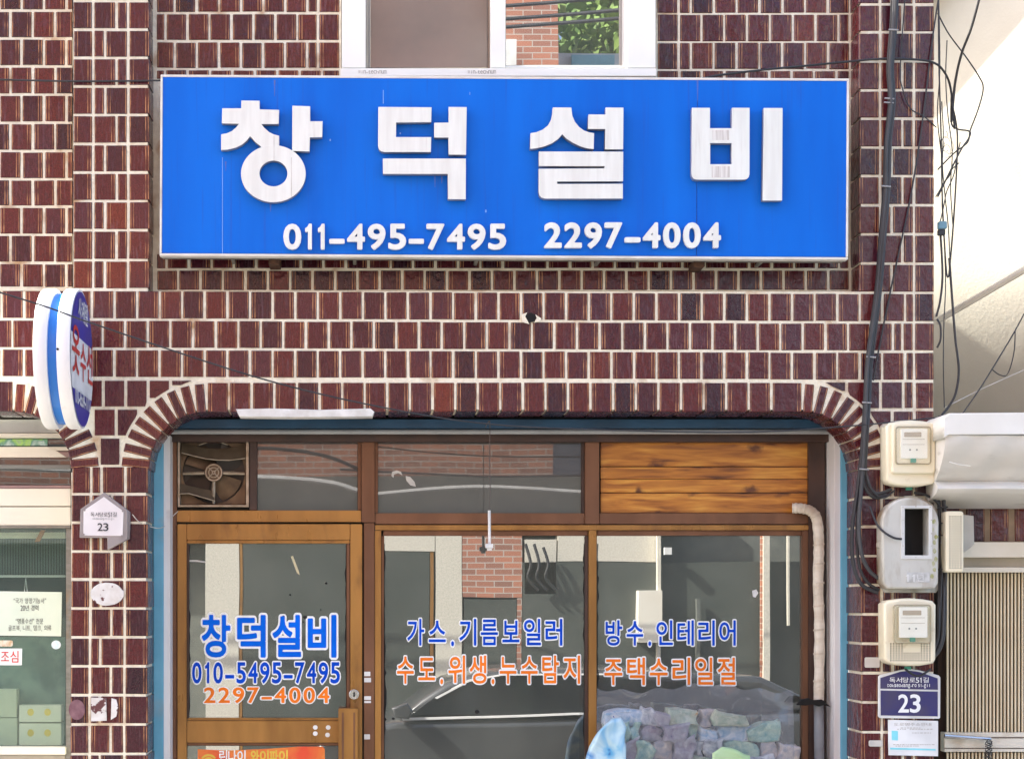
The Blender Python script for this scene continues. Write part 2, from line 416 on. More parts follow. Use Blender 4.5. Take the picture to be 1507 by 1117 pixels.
# tall walls: each a thing with its mortar bed and its tiles
Z0 = 0.0
def py_of_z(z, Y): return CY - (z - EYE) / k(Y)
YG = 1486
g_t = 'glazed tile wall sections of the shop building'
left_wall = thing('tiled_wall', 'dark glazed tile wall left of the projecting pillar, above the neighbouring shop window', 'wall', P(-60, YG, .14))
upper_wall = thing('tiled_wall', 'recessed dark tile wall around the upstairs window, behind the blue signboard', 'wall', P(740, 428, .14))
lintel = thing('tiled_lintel', 'broad band of brown glazed tiles with rounded arch corners over the shop entrance', 'lintel', P(740, 604, 0))
lpier = thing('tiled_pillar', 'tiled pillar left of the shop door with the house shaped number plate', 'pillar', P(162, YG, 0))
rpier = thing('tiled_pillar', 'tiled pillar on the right carrying the electric meters and cables', 'pillar', P(1320, YG, 0))
# mortar beds
g = .0045
add('mortar_bed', pbox(-160, -60, 106, 428, .14 + g, .5), MORTAR, left_wall)
def upb(x0, y0, x1, y1): 
    pass
add('mortar_bed', shape([[(222, -60), (502, -60), (502, 112), (966, 112), (966, -60), (1262, -60), (1262, 434), (222, 434)]], .14 + g, .3), MORTAR, upper_wall)
bm = bmesh.new(); add('mortar_bed', pbox(108, -60, 217.3, 429, g, .45), MORTAR, lpier); 
add('mortar_bed', pbox(105, 695, 214.8, YG, g, .245), MORTAR, lpier)
add('mortar_bed', pbox(1267, -60, 1373.5, 429, g, .45), MORTAR, rpier)
add('mortar_bed', pbox(1269.5, 695, 1373.5, YG, g, .245), MORTAR, rpier)
LC, RC, NC = (304, 690), (1181, 690), (20, 690); RI, RO = 84, 125
op = [(-160, 429), (1375.5, 429), (1375.5, 695), (RC[0] + RI + 1.5, 695)] + ell(RC[0], RC[1], RI + 1.5, RI + 1.5, 12, 0, -90)[1:] 
def arc(cx, cy, r, a0, a1, n=12): return [(cx + r * math.cos(R(a0 + (a1 - a0) * i / n)), cy + r * math.sin(R(a0 + (a1 - a0) * i / n))) for i in range(n + 1)]
BI = RI + 3.2
bed = [(-160, 429.5), (1373.5, 429.5), (1373.5, 695)] + arc(*RC, BI, 0, -90) + arc(*LC, BI, -90, -180) + [(LC[0] - BI, 695)]
bed += [(NC[0] + BI, 695)] + arc(*NC, BI, 0, -90) + [(-160, 602.8)]
add('mortar_bed', shape([bed], g, .237), MORTAR, lintel)
# left wall rows (recessed)
jl = [-26, 16, 57, 98, 139.5, 181, 222.5, 264, 304.5, 345.6, 387, 424]
for i, (a, b_) in enumerate(zip(jl, jl[1:])):
    row(left_wall, seq(-120, 108, 15 if i % 2 else 31.5, 33), a, b_, .14)
# recessed upper wall rows
ju = [-22, 19.5, 61, 102, 143]
for i, (a, b_) in enumerate(zip(ju[:3], ju[1:4])):
    o1 = 243.6 if i % 2 else 257
    xl = seq(229, 468, o1, 32.3) + [501] if i % 2 else seq(229, 452, o1, 32.5)[:-1] + [452, 468, 501]
    row(upper_wall, xl, a, b_, .14)
    xr = [966, 999] + ([1032.5] if i % 2 else [1017]) 
    p_ = xr[-1]
    while p_ + 33.6 < 1249: p_ += 33.6; xr.append(p_)
    xr.append(1251); row(upper_wall, xr, a + .8, b_ + 1.4, .14)
row(upper_wall, seq(229, 501, 243, 33), 102, 118, .14); row(upper_wall, seq(966, 1251, 1000, 33), 103, 118, .14)
row(upper_wall, seq(229, 1251, 410, 33), 372, 396.5, .14)
row(upper_wall, seq(229, 1251, 394, 33), 396.5, 428.5, .14)
# pillars above the band
jp = [-40, 2, 44, 85.5, 127.5, 169.5, 212, 254, 296, 339, 383, 426]
for i, (a, b_) in enumerate(zip(jp, jp[1:])):
    mid = 171.5 if i % 2 else 154.5
    row(lpier, [106, 137, mid, 188.5, 222], a, b_, 0, depth=.14)
jq = [-34.5, 7, 48, 90.6, 133, 175, 217.5, 259.5, 302.5, 345, 388, 431]
for i, (a, b_) in enumerate(zip(jq, jq[1:])):
    mid = 1328.5 if i % 2 else 1312.5
    row(rpier, [1262, 1295.5, mid, 1345.5, 1376.5], a, b_, 0, depth=.14)
# band rows
jb = [431, 474.5, 517.5, 560.5]
slope = lambda x: -4.5 * max(0, 1 - (x - 104) / 1176)
for i, (a, b_) in enumerate(zip(jb, jb[1:])):
    xs = seq(-120, 1345.5, 401 if i % 2 == 0 else 383.8, 33.25)
    if i % 2: xs = [x for x in xs if x < 1330] + [1328.5, 1345.5]; xs = sorted(set(xs)); xs = [x for j, x in enumerate(xs) if j == 0 or x - xs[j - 1] > 8]
    row(lintel, xs + [1376.5], a, b_, 0, slope=slope, depth=.05)
# arch row: upright bricks run through the full reveal
RV = .24
xs = [304]; 
while xs[-1] + 33.25 < 1175: xs.append(xs[-1] + 33.25)
xs[-1] = 1181 - 0; 
row(lintel, xs, 561.5, 607.8, 0, depth=RV, slope=lambda x: 0)
xs = [20]; 
while xs[0] - 33 > -120: xs.insert(0, xs[0] - 33)
row(lintel, xs, 560, 607.8, 0, depth=RV)
def ring(cx, cy, a0, a1, n, par):
    for i in range(n):
        a = a0 + (a1 - a0) * (i + .5) / n; rc = (RI + RO) / 2
        x, y = cx + rc * math.cos(R(a)), cy + rc * math.sin(R(a))
        wpx = 13.2 + random.uniform(-.6, .4); hp = RO - RI
        me = tile_mesh(wpx, hp, RV, k(0), random.choice((0, 1)))
        o = bpy.data.objects.new('tile', me); COL.objects.link(o); o.parent = par
        o.location = P(x, y, random.uniform(-.001, .001)) - root_loc(par)
        o.rotation_euler = (0, R(a + 90) + random.gauss(0, .012), 0)
ring(*LC, 180, 270, 9, lintel); ring(*RC, 270, 360, 9, lintel); ring(*NC, 270, 360, 9, lintel)
# tiles between arch rings and piers
for (a, b_, j) in ((558, 600.5, 0), (600.5, 643, 1), (643, 686, 2)):
    gg = 2.4
    X = [152, 185, 218, 251, 284] if j == 0 else ([137, 171, 204, 237] if j == 1 else [146, 178, 200])
    if j == 2: X = [147, 177]
    if j < 2: X = X
    for x0, x1 in zip(X, X[1:]):
        if j == 2: clip_tile(lintel, x0 + gg - 1, a + gg, x1 - gg + 1, b_ - gg, *LC, 129, -1)
        else: clip_tile(lintel, x0 + gg, a + gg, x1 - gg, b_ - gg, *LC, 129, -1)
    if j == 0:
        for x0, x1 in ((118, 152), (85, 118), (52, 85)): clip_tile(lintel, x0 + gg, a + gg, x1 - gg, b_ - gg, *NC, 129, 1)
    X = [[1213, 1246, 1279, 1296, 1329.5, 1346, 1376.5], [1262, 1279, 1313, 1345.5, 1376.5], [1296, 1329, 1345.5, 1376.5]][j]
    for x0, x1 in zip(X, X[1:]):
        y0_, y1_ = a + 2.5, b_ + 2.3
        if x0 > 1305: tile(lintel, x0 + gg, y0_ + gg, x1 - gg, y1_ - gg, 0)
        else: clip_tile(lintel, x0 + gg, y0_ + gg, x1 - gg, y1_ - gg, *RC, 129, 1)
# pillars below the band
yl = [685.5, 727, 769, 811.5, 852.5, 895, 937.5, 980, 1022.5, 1065.5, 1109, 1152]
while yl[-1] < 1440: yl.append(yl[-1] + 43)
for i, (a, b_) in enumerate(zip(yl, yl[1:])):
    mid = 165 if i % 2 else 149; d_ = -2.5 * min(1, i / 9)
    row(lpier, [104 + d_, 134 + d_, mid + d_, 184 + d_ / 2], a, b_, 0); row(lpier, [184 + d_ / 2, 219.5], a, b_, 0, depth=RV)
yr = [689, 732, 775, 818, 861, 904, 947, 990, 1033, 1077, 1120]
while yr[-1] < 1440: yr.append(yr[-1] + 43)
for i, (a, b_) in enumerate(zip(yr, yr[1:])):
    mid = 1329 if i % 2 else 1314
    row(rpier, [1264.5, 1298], a, b_, 0, depth=RV); row(rpier, [1298, mid, 1345.5, 1376.5], a, b_, 0)
PLAST = M('white plaster', (.8, .79, .76), (.62, .6, .56), rough=.8, scale=14, bump=.3)
add('plaster_patch', shape([[(347, 602), (400, 601), (470, 603), (545, 601), (551, 606), (548, 613), (430, 614), (352, 613)]], -.004, .1, .003), PLAST, lintel)
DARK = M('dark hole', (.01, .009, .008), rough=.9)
add('hole', shape([[(773, 465), (781, 460), (789, 464), (787, 473), (778, 475)]], -.004, .006), DARK, lintel)
add('chipped_rim', shape([[(767, 463), (776, 460), (773, 466), (779, 477), (769, 474)], [(788, 463), (797, 469), (794, 473), (786, 475), (790, 468)]], -.007, .008), MORTAR, lintel)

# ------------------------------------------------------------------ ground and building volumes
def wall_mat(n_, c, **k_): return M(n_, c, rough=.85, bump=.2, **k_)
gm = M('pale concrete alley', (.17, .165, .155), (.12, .118, .112), rough=.9, scale=3, bump=.5, bscale=200)
o = struct(add('road', wbox(-80, 80, -90, 60, -.12, 0), gm)); 
o = struct(add('pavement', wbox(-40, 40, -1.7, .62, .001, .12, .01), M('paving concrete', (.32, .31, .285), (.25, .24, .22), rough=.9, scale=5)))
BODY = M('rear rendered wall', (.45, .43, .4), rough=.9)
bld = thing('shop_building', 'rendered body of the tiled two storey shop building behind its street front', 'building', (0, 3, 0))
add('wall', wbox(-3.2, 2.7, 1.25, 6, .005, 2.5), BODY, bld); add('wall', wbox(-3.2, 1.3, .95, 6, 3.31, 5.4), BODY, bld)
add('ceiling', wbox(-3.2, 2.62, .5, 1.24, 3.05, 3.2), BODY, bld)
add('parapet', wbox(-2.4, 2.8, .16, .45, 5.27, 5.5), MORTAR, bld)
SHELL = M('dark interior', (.05, .05, .048), rough=.95)
add('inner_wall', wbox(-3.2, 2.62, 1.15, 1.24, .13, 3.04), SHELL, bld)

# ------------------------------------------------------------------ upstairs window
PVC = M('white upvc', (.93, .93, .87), (.89, .88, .82), rough=.35, scale=3)
PVCD = M('grey track', (.42, .38, .33), rough=.6)
BROWN = M('brown mesh channel', (.25, .17, .12), rough=.6)
SCR = glass_mat('insect screen over glass', (.21, .185, .165), .14, .12, (.13, .135, .128))
WG = glass_mat('upstairs window glass', (.12, .125, .115), .4)
win = thing('upstairs_window', 'white framed sliding upstairs window above the blue signboard', 'window', P(733, 113, .05))
Yw = .1
PB('frame', 503, -60, 538, 100, Yw - .06, .3, PVC, win); PB('frame', 924, -60, 965, 100, Yw - .06, .3, PVC, win)
PB('sill', 501, 101, 966, 112.5, Yw - .07, .3, PVC, win)
PB('track', 538.5, -60, 541, 100, Yw - .0, .3, PVCD, win)
PB('sash', 541.5, -60, 545, 99.5, Yw + .04, .3, PVCD, win)
PB('sash', 722, -60, 744, 99.5, Yw - .03, .3, PVC, win); PB('sash', 719, -60, 721.5, 99.5, Yw + .02, .3, BROWN, win)
PB('sash', 918.5, -60, 923.5, 99.5, Yw + .02, .3, PVC, win)
PB('bottom_rail', 744.5, 97, 918, 100.5, Yw + .03, .3, PVC, win)
PB('insect_screen', 545.5, -60, 718.5, 100, Yw + .08, .26, SCR, win, bev=0)
PB('pane', 744.5, -60, 918, 96.5, Yw + .09, .26, WG, win, bev=0)
FAINT = M('faint grey print', (.45, .42, .38), rough=.7)
for x in (527, 688): lettering('Win-technum', x, 104, x + 42, 109, Yw - .0705, [FAINT], win, weight=.0, gap=.1)

# ------------------------------------------------------------------ signboard
BLUE = M('blue sign sheet', (.0, .122, .60), (.0, .152, .69), rough=.45, spec=.18, scale=1.6, stretch=(3, 1, .35), detail=6, dirt=(.015, .10, .52), dscale=9, dstretch=(6, 1, .18), dlo=.58, dhi=.85, rvar=.06)
ALU = M('weathered aluminium', (.27, .26, .24), (.2, .19, .17), rough=.4, metal=.3, scale=14, stretch=(1, 1, 4), dirt=(.3, .22, .14), dscale=8, dlo=.62)
STEEL = M('white enamelled letters', (.82, .835, .79), (.74, .745, .70), rough=.35, scale=5, stretch=(6, 1, .6), detail=4, dirt=(.6, .57, .52), dscale=9, dstretch=(5, 1, .4), dlo=.64, dhi=.9)
SIDE = M('letter side', (.42, .41, .4), rough=.4, metal=.5)
RUST = M('rusty steel', (.12, .055, .03), (.06, .03, .02), rough=.9, scale=30)
c0 = P(742, 246, -.1)
sign = thing('signboard', 'large blue shop signboard with raised white Korean letters and phone numbers', 'signboard', c0, rot=(0, .0058, 0))
TL = .0058
def SF(p): x, y = p; return (x + TL * (y - 246), y - TL * (x - 742))
x0, y0, x1, y1 = 235.5, 113, 1249, 379.5; Ys = -.1
PB('case', x0 + 1, y0 + 1, x1 - 1, y1 - 1, Ys + .012, .015, ALU, sign)
PB('panel', x0 + 3.5, y0 + 3.5, 1025.5, y1 - 4, Ys + .003, Ys + .01, BLUE, sign, bev=.0008)
PB('panel', 1026.1, y0 + 3.5, x1 - 3.5, y1 - 4, Ys + .003, Ys + .01, BLUE, sign, bev=.0008)
WHT = M('white trim', (.82, .8, .76), (.7, .67, .6), rough=.45, scale=10, dirt=(.35, .25, .16), dlo=.62)
PB('trim', x0, y0, x1, y0 + 3.4, Ys, .01, WHT, sign); PB('trim', x0, y1 - 3.6, x1, y1, Ys, -.05, WHT, sign)
PB('trim', x0, y0 + 3.6, x0 + 3.2, y1 - 3.8, Ys, .005, WHT, sign); PB('trim', x1 - 3.2, y0 + 3.6, x1, y1 - 3.8, Ys, .005, WHT, sign)
for x in (404, 1030): PB('bracket', x - 8, 381, x + 8, 391, .0, .145, RUST, sign)
for x in (340, 520, 700, 880, 1120): PB('strap', x, 380, x + 5, 384, -.0, .13, ALU, sign)
def L(origin, pts): s_ = 6.57; return [(origin[0] + x / s_, origin[1] + y / s_) for x, y in pts]
oc, od, os_, ob = (320, 140), (550, 140), (770, 140), (1010, 140)
Yl = Ys - .036
letters = {
 'a': [[L(oc, [(232,55),(408,57),(408,140),(597,145),(592,283),(425,283),(455,320),(500,360),(545,382),(597,395),(597,520),(450,540),(415,495),(370,460),(335,420),(315,400),(285,440),(240,480),(180,510),(100,530),(35,532),(37,382),(90,372),(140,350),(180,315),(208,280),(42,275),(47,130),(230,130)])],
       [ell(oc[0] + 541 / 6.57, oc[1] + 762 / 6.57, 313 / 6.57, 276 / 6.57, 56), ell(oc[0] + 542 / 6.57, oc[1] + 760 / 6.57, 135 / 6.57, 124 / 6.57, 40)],
       [L(oc, [(725,105),(897,110),(897,255),(1017,255),(1013,410),(895,412),(890,548),(722,542)])]],
 'b': [[L(od, [(45,117),(560,120),(556,265),(218,268),(215,408),(557,408),(553,553),(100,553),(72,546),(52,528),(42,495)])],
       [L(od, [(725,117),(900,118),(893,580),(724,578),(722,413),(585,413),(585,270),(725,268)])],
       [L(od, [(88,615),(892,615),(890,1010),(718,1008),(716,764),(90,764)])]],
 'c': [[L(os_, [(287,122),(466,122),(475,200),(500,260),(540,310),(590,345),(640,362),(686,370),(682,525),(620,518),(550,497),(480,463),(420,425),(378,382),(340,425),(280,468),(200,500),(120,518),(67,522),(72,370),(130,360),(190,335),(240,295),(270,240),(283,180)])],
       [L(os_, [(797,123),(970,123),(967,527),(790,527),(793,330),(625,330),(632,190),(797,190)])],
       [L(os_, [(152,548),(968,548),(966,836),(330,838),(330,860),(964,858),(964,1003),(210,1003),(175,992),(157,970),(150,935),(150,714),(785,710),(788,690),(152,688)])]],
 'd': [[L(ob, [(55,125),(230,125),(230,322),(440,322),(442,125),(613,125),(612,765),(604,795),(588,812),(560,820),(100,820),(72,812),(57,795),(50,765)]), L(ob, [(232,467),(438,467),(438,670),(232,670)])],
       [L(ob, [(750,127),(932,127),(927,1022),(737,1022)])]]}
def letter_mesh(shapes):
    bm = bmesh.new()
    for i, pl in enumerate(shapes):
        me = shape(pl, Yl - .0012 * i, .036, .0012, SF); bm.from_mesh(me); bpy.data.meshes.remove(me)
    for f_ in bm.faces: f_.material_index = 0 if f_.normal.y < -.5 else 1
    me = bpy.data.meshes.new('letter'); bm.to_mesh(me); bm.free(); return me
for v in letters.values(): add('letter', letter_mesh(v), [STEEL, SIDE], sign)
lettering('011-495-7495', 415, 329.5, 747, 367, Ys - .02, [STEEL], sign, weight=.026, depth=.02, gap=.13, f=SF, name='digit', widths={'1': .62, '-': .85})
lettering('2297-4004', 799, 327.5, 1063, 365, Ys - .02, [STEEL], sign, weight=.032, depth=.02, gap=.13, f=SF, name='digit', widths={'-': .9})

GRIME = M('grey drip grime', (.56, .52, .48), (.76, .74, .7), rough=.6, scale=9, stretch=(9, 1, .4), lo=.4, hi=.6)
for q in ((1048.5, 192, 1073, 206.5), (1047.5, 245, 1074, 261.5)): add('grime', shape([rr(*q, 1)], Yl - .0006, .0006, 0, SF), GRIME, sign)
GR2 = M('thin drip line', (.36, .3, .26), (.6, .56, .52), rough=.7, scale=20)
for (x, ya, yb, w_) in ((633, 235, 253, .6), (639.5, 235, 254, .7), (873.5, 226, 241, .8), (874, 250, 266, .8), (428.5, 232, 290, .6), (403, 200, 236, .5)): add('drip', shape([rr(x, ya, x + w_, yb, 0)], Yl - .0022, .0006, 0, SF), GR2, sign)
LB = M('pale blue scratch', (.2, .4, .85), rough=.5)
for q in ((563.5, 133, 564.6, 153), (327, 232, 327.8, 377), (691, 136, 692, 140), (485, 205, 487, 208), (588, 195.5, 590, 198), (714, 309, 716, 313)): add('scratch', shape([rr(*q, 0)], Ys + .0024, .0005, 0, SF), LB, sign)
DRP = M('brown run stain', (.08, .13, .4), (.03, .13, .6), rough=.5, scale=20)
for x, ya, yb in ((404, 118, 142), (1026.5, 118, 150), (640, 259, 276), (650, 258, 270), (332, 238, 252), (398, 300, 312), (1060, 257, 268)): add('run_stain', shape([[(x - 1.2, ya), (x + 1.4, ya), (x + .5, yb), (x - .2, yb)]], Ys + .0024, .0005, 0, SF), DRP, sign)

# ------------------------------------------------------------------ oval projecting sign
WPL = M('white sign plastic', (.85, .84, .83), (.8, .79, .8), rough=.35, scale=4, dirt=(.55, .5, .45), dscale=12, dlo=.66, dhi=.9)
CBL = M('bright blue channel', (.02, .22, .72), (.015, .17, .6), rough=.35, scale=5, stretch=(1, 1, .5))
NAV = M('navy print', (.01, .02, .33), rough=.4); RED = M('red print', (.65, .02, .02), rough=.4); WP = M('white print', (.85, .85, .85), rough=.4)
Yc, rd = -.395, .325; xf = -1.332; th = .168; zc = EYE + (CY - 528) * k(-.42)
oval = thing('projecting_sign', 'round double sided blue and white tailor sign projecting from the left pillar', 'sign', (xf - th / 2, Yc, zc - rd))
def lathe_x(prof, n=56, ry=1):
    bm = bmesh.new(); rings = []
    for x, r_ in prof:
        rings.append([bm.verts.new((x, Yc + r_ * math.cos(2 * math.pi * i / n), zc + r_ * 1.0 * math.sin(2 * math.pi * i / n))) for i in range(n)])
    for a, b_ in zip(rings, rings[1:]):
        for i in range(n): bm.faces.new((a[i], a[(i + 1) % n], b_[(i + 1) % n], b_[i]))
    bm.faces.new(rings[0]); bm.faces.new(rings[-1][::-1]); return newmesh(bm)
add('rim', lathe_x([(xf - .062, rd * .9), (xf - .062, rd * .985), (xf - .055, rd), (xf - .01, rd), (xf - .002, rd * .99), (xf - .002, rd * .965)]), WPL, oval, smooth=True)
add('rim', lathe_x([(xf - th, rd * .95), (xf - th, rd * .985), (xf - th + .008, rd), (xf - .112, rd), (xf - .106, rd * .985), (xf - .106, rd * .9)]), WPL, oval, smooth=True)
add('channel', lathe_x([(xf - .108, rd * .93), (xf - .06, rd * .93)]), CBL, oval, smooth=True)
def face_poly(z_lo, z_hi, x, n=24, r_=.962):
    pts = []
    for i in range(n + 1):
        z = z_lo + (z_hi - z_lo) * i / n; h = math.sqrt(max(0, (rd * r_) ** 2 - (z - zc) ** 2)); pts.append((Yc - h, Yc + h, z))
    bm = bmesh.new(); a = [bm.verts.new((x, p[0], p[2])) for p in pts]; b_ = [bm.verts.new((x, p[1], p[2])) for p in pts]
    for i in range(n): bm.faces.new((a[i], b_[i], b_[i + 1], a[i + 1]))
    bmesh.ops.remove_doubles(bm, verts=bm.verts, dist=1e-5)
    return newmesh(bm)
z1_, z2_ = 3.335, 3.085
add('face_print', face_poly(z1_, zc + rd * .962, xf + .001), NAV, oval); add('face_print', face_poly(z2_, z1_, xf + .001), WP, oval); add('face_print', face_poly(zc - rd * .962, z2_, xf + .001), NAV, oval)
def oval_tr(u, t_): return Vector((xf + .003, Yc - rd + u, zc + rd - t_))    # u,t in metres over the disc
lettering('사계절', .2, .055, .47, .155, 0, [WP], oval, weight=.02, tr=oval_tr)
for ch, (a, b_, c, d_) in zip('옷수선', ((.03, .2, .25, .42), (.26, .25, .42, .43), (.44, .23, .62, .42))):
    lettering(ch, a, b_, c, d_, 0, [RED], oval, weight=.012, tr=oval_tr)
lettering('010-6534-7712', .12, .475, .54, .55, 0, [WP], oval, weight=.02, tr=oval_tr, name='digit')
add('mounting_arm', tube([(xf - th / 2, -.1, zc + .12), (xf - th / 2, .02, zc + .12)], .02), RUST, oval)
add('mounting_arm', tube([(xf - th / 2, -.12, zc - .16), (xf - th / 2, .02, zc - .16)], .02), RUST, oval)
add('screw', tube([(xf - .115, Yc - rd * .95, zc), (xf - .115, Yc - rd * .985, zc)], .006), DARK, oval)
add('screw', tube([(xf - .055, Yc - rd * .95, zc), (xf - .055, Yc - rd * 1.005, zc)], .006), DARK, oval)

# ------------------------------------------------------------------ shop front
TEAL = M('light blue paint', (.17, .46, .62), (.13, .39, .54), rough=.5, scale=7, dirt=(.3, .33, .34), dlo=.6)
DTEAL = M('blue painted head board', (.018, .075, .15), (.012, .05, .10), rough=.5, scale=7)
WBRD = M('white painted jamb', (.8, .78, .76), (.68, .64, .62), rough=.6, scale=3, stretch=(1, 1, .4), dirt=(.4, .33, .3), dlo=.64)
BRN = M('brown anodised frame', (.2, .09, .045), (.145, .063, .031), rough=.42, metal=.25, scale=9, stretch=(1, 1, .3), rvar=.1, dirt=(.12, .07, .05), dlo=.62)
DBRN = M('dark brown frame', (.07, .035, .025), (.045, .025, .02), rough=.5, scale=9)
GOLD = M('gold brown anodised frame', (.41, .20, .05), (.27, .125, .03), rough=.34, metal=.25, scale=7, stretch=(1, 1, .25), rvar=.1, dirt=(.15, .07, .03), dscale=9, dstretch=(1, 1, .4), dlo=.6, dhi=.8)
front = thing('storefront', 'brown framed shop front with two lettered window panes and pine boards above', 'shop front', P(720, YG, .4))
F = .40
PB('painted_jamb', 226, 640, 240, YG, .245, .4, TEAL, front); PB('painted_jamb', 1237.5, 640, 1248.5, YG, .245, .4, TEAL, front)
add('painted_jamb', pbox(222, 600, 226, YG, .26, .4), TEAL, front)
PB('head_board', 222, 617, 1256, 629.5, .25, .4, DTEAL, front)
PB('white_jamb', 240.5, 640, 250, YG, .27, .47, WBRD, front); PB('white_jamb', 1228, 634, 1237, YG, .255, .47, WBRD, front)
add('head_pipe', tube([P(240, 635.5, .3), P(1236, 635.5, .3)], .013, 10), M('grey rail', (.35, .36, .36), rough=.4), front, smooth=True)
PB('head_frame', 250, 629.5, 1226, 650, .36, .5, DBRN, front)
PB('back_plate', 240, 600, 1240, 632, .405, .5, DARK, front)
def fr(n_, a, b_, c, d_, m_, Y=F, dep=.06, bev=.002): return PB(n_, a, b_, c, d_, Y, Y + dep, m_, front, bev)
fr('jamb', 250.5, 646, 260, YG, BRN); fr('post', 532, 645, 551.5, 768.5, BRN, F - .01); fr('post', 535.5, 769.5, 551, YG, BRN, F - .01)
fr('post', 861, 645, 882, 771, BRN, F - .01); fr('jamb', 1190, 645, 1214, YG, DBRN, F - .005)
fr('rail', 260.5, 751, 531.5, 768, GOLD); fr('rail', 552, 755, 860.5, 771, BRN); fr('rail', 882.5, 755, 1189.5, 771, BRN)
fr('post', 367, 645, 378, 750.5, DBRN)
for (a, b_) in ((378.5, 531.5), (552, 860.5)):
    fr('glazing_bar', a, 645, b_, 648.5, DBRN, F + .01, .04)
    fr('glazing_bar', a if a > 500 else b_ - 5, 649, (a + 4) if a > 500 else b_, 750.5 if a < 500 else 754.5, BRN, F + .01, .04)
fr('glazing_bar', 856, 649, 860.5, 754.5, DBRN, F + .01, .04)
TG = glass_mat('dusty transom glass', (.105, .097, .09), .11, .008, (.08, .076, .072))
SG = glass_mat('tinted shop glass', (.10, .105, .088), .31, 0, (.055, .061, .054))
fr('transom_pane', 379, 649, 526, 751, TG, F + .03, .006, 0); fr('transom_pane', 556.5, 649, 855.5, 755, TG, F + .03, .006, 0)
# sliding window frames below
fr('window_rail', 552, 772.5, 1190, 780, GOLD, F - .005); fr('window_rail', 564, 780.5, 865, 788, BRN, F + .015, .04); fr('window_rail', 879, 780.5, 1180, 788, BRN, F + .015, .04)
fr('window_stile', 551.5, 780.5, 561, YG, GOLD, F - .003); fr('window_stile', 561.5, 788.5, 565, YG, BRN, F + .012, .04)
fr('window_stile', 861, 788.5, 866, YG, DBRN, F + .012, .04); fr('window_stile', 866.5, 780.5, 878, YG, GOLD, F - .003)
fr('window_stile', 1181, 780.5, 1189.5, YG, BRN, F + .0, .05)
fr('window_pane', 565.5, 788.5, 860.5, YG, SG, F + .03, .006, 0); fr('window_pane', 878.5, 788.5, 1180.5, YG, SG, F + .03, .006, 0)
BLUEP = M('blue vinyl', (.0, .15, .85), rough=.6, spec=.1); NAVP = M('dark blue vinyl', (.0, .07, .62), rough=.6, spec=.1); ORP = M('orange vinyl', (.95, .22, .02), rough=.6, spec=.1); WV = M('white vinyl', (.9, .91, .92), (.86, .87, .88), rough=.4)
YP = F + .03 - .001
W1 = dict(weight=.014, outline=.048, gap=.2, name='letter')
lettering('가스.기름보일러', 596, 912, 831, 950, YP, [NAVP, WV], front, **W1)
lettering('수도.위생.누수탐지', 581, 966, 857, 1006, YP, [ORP, WV], front, **W1)
lettering('방수.인테리어', 888, 914, 1086, 950, YP, [NAVP, WV], front, **W1)
lettering('주택수리일절', 886, 969, 1086, 1008, YP, [ORP, WV], front, **W1)
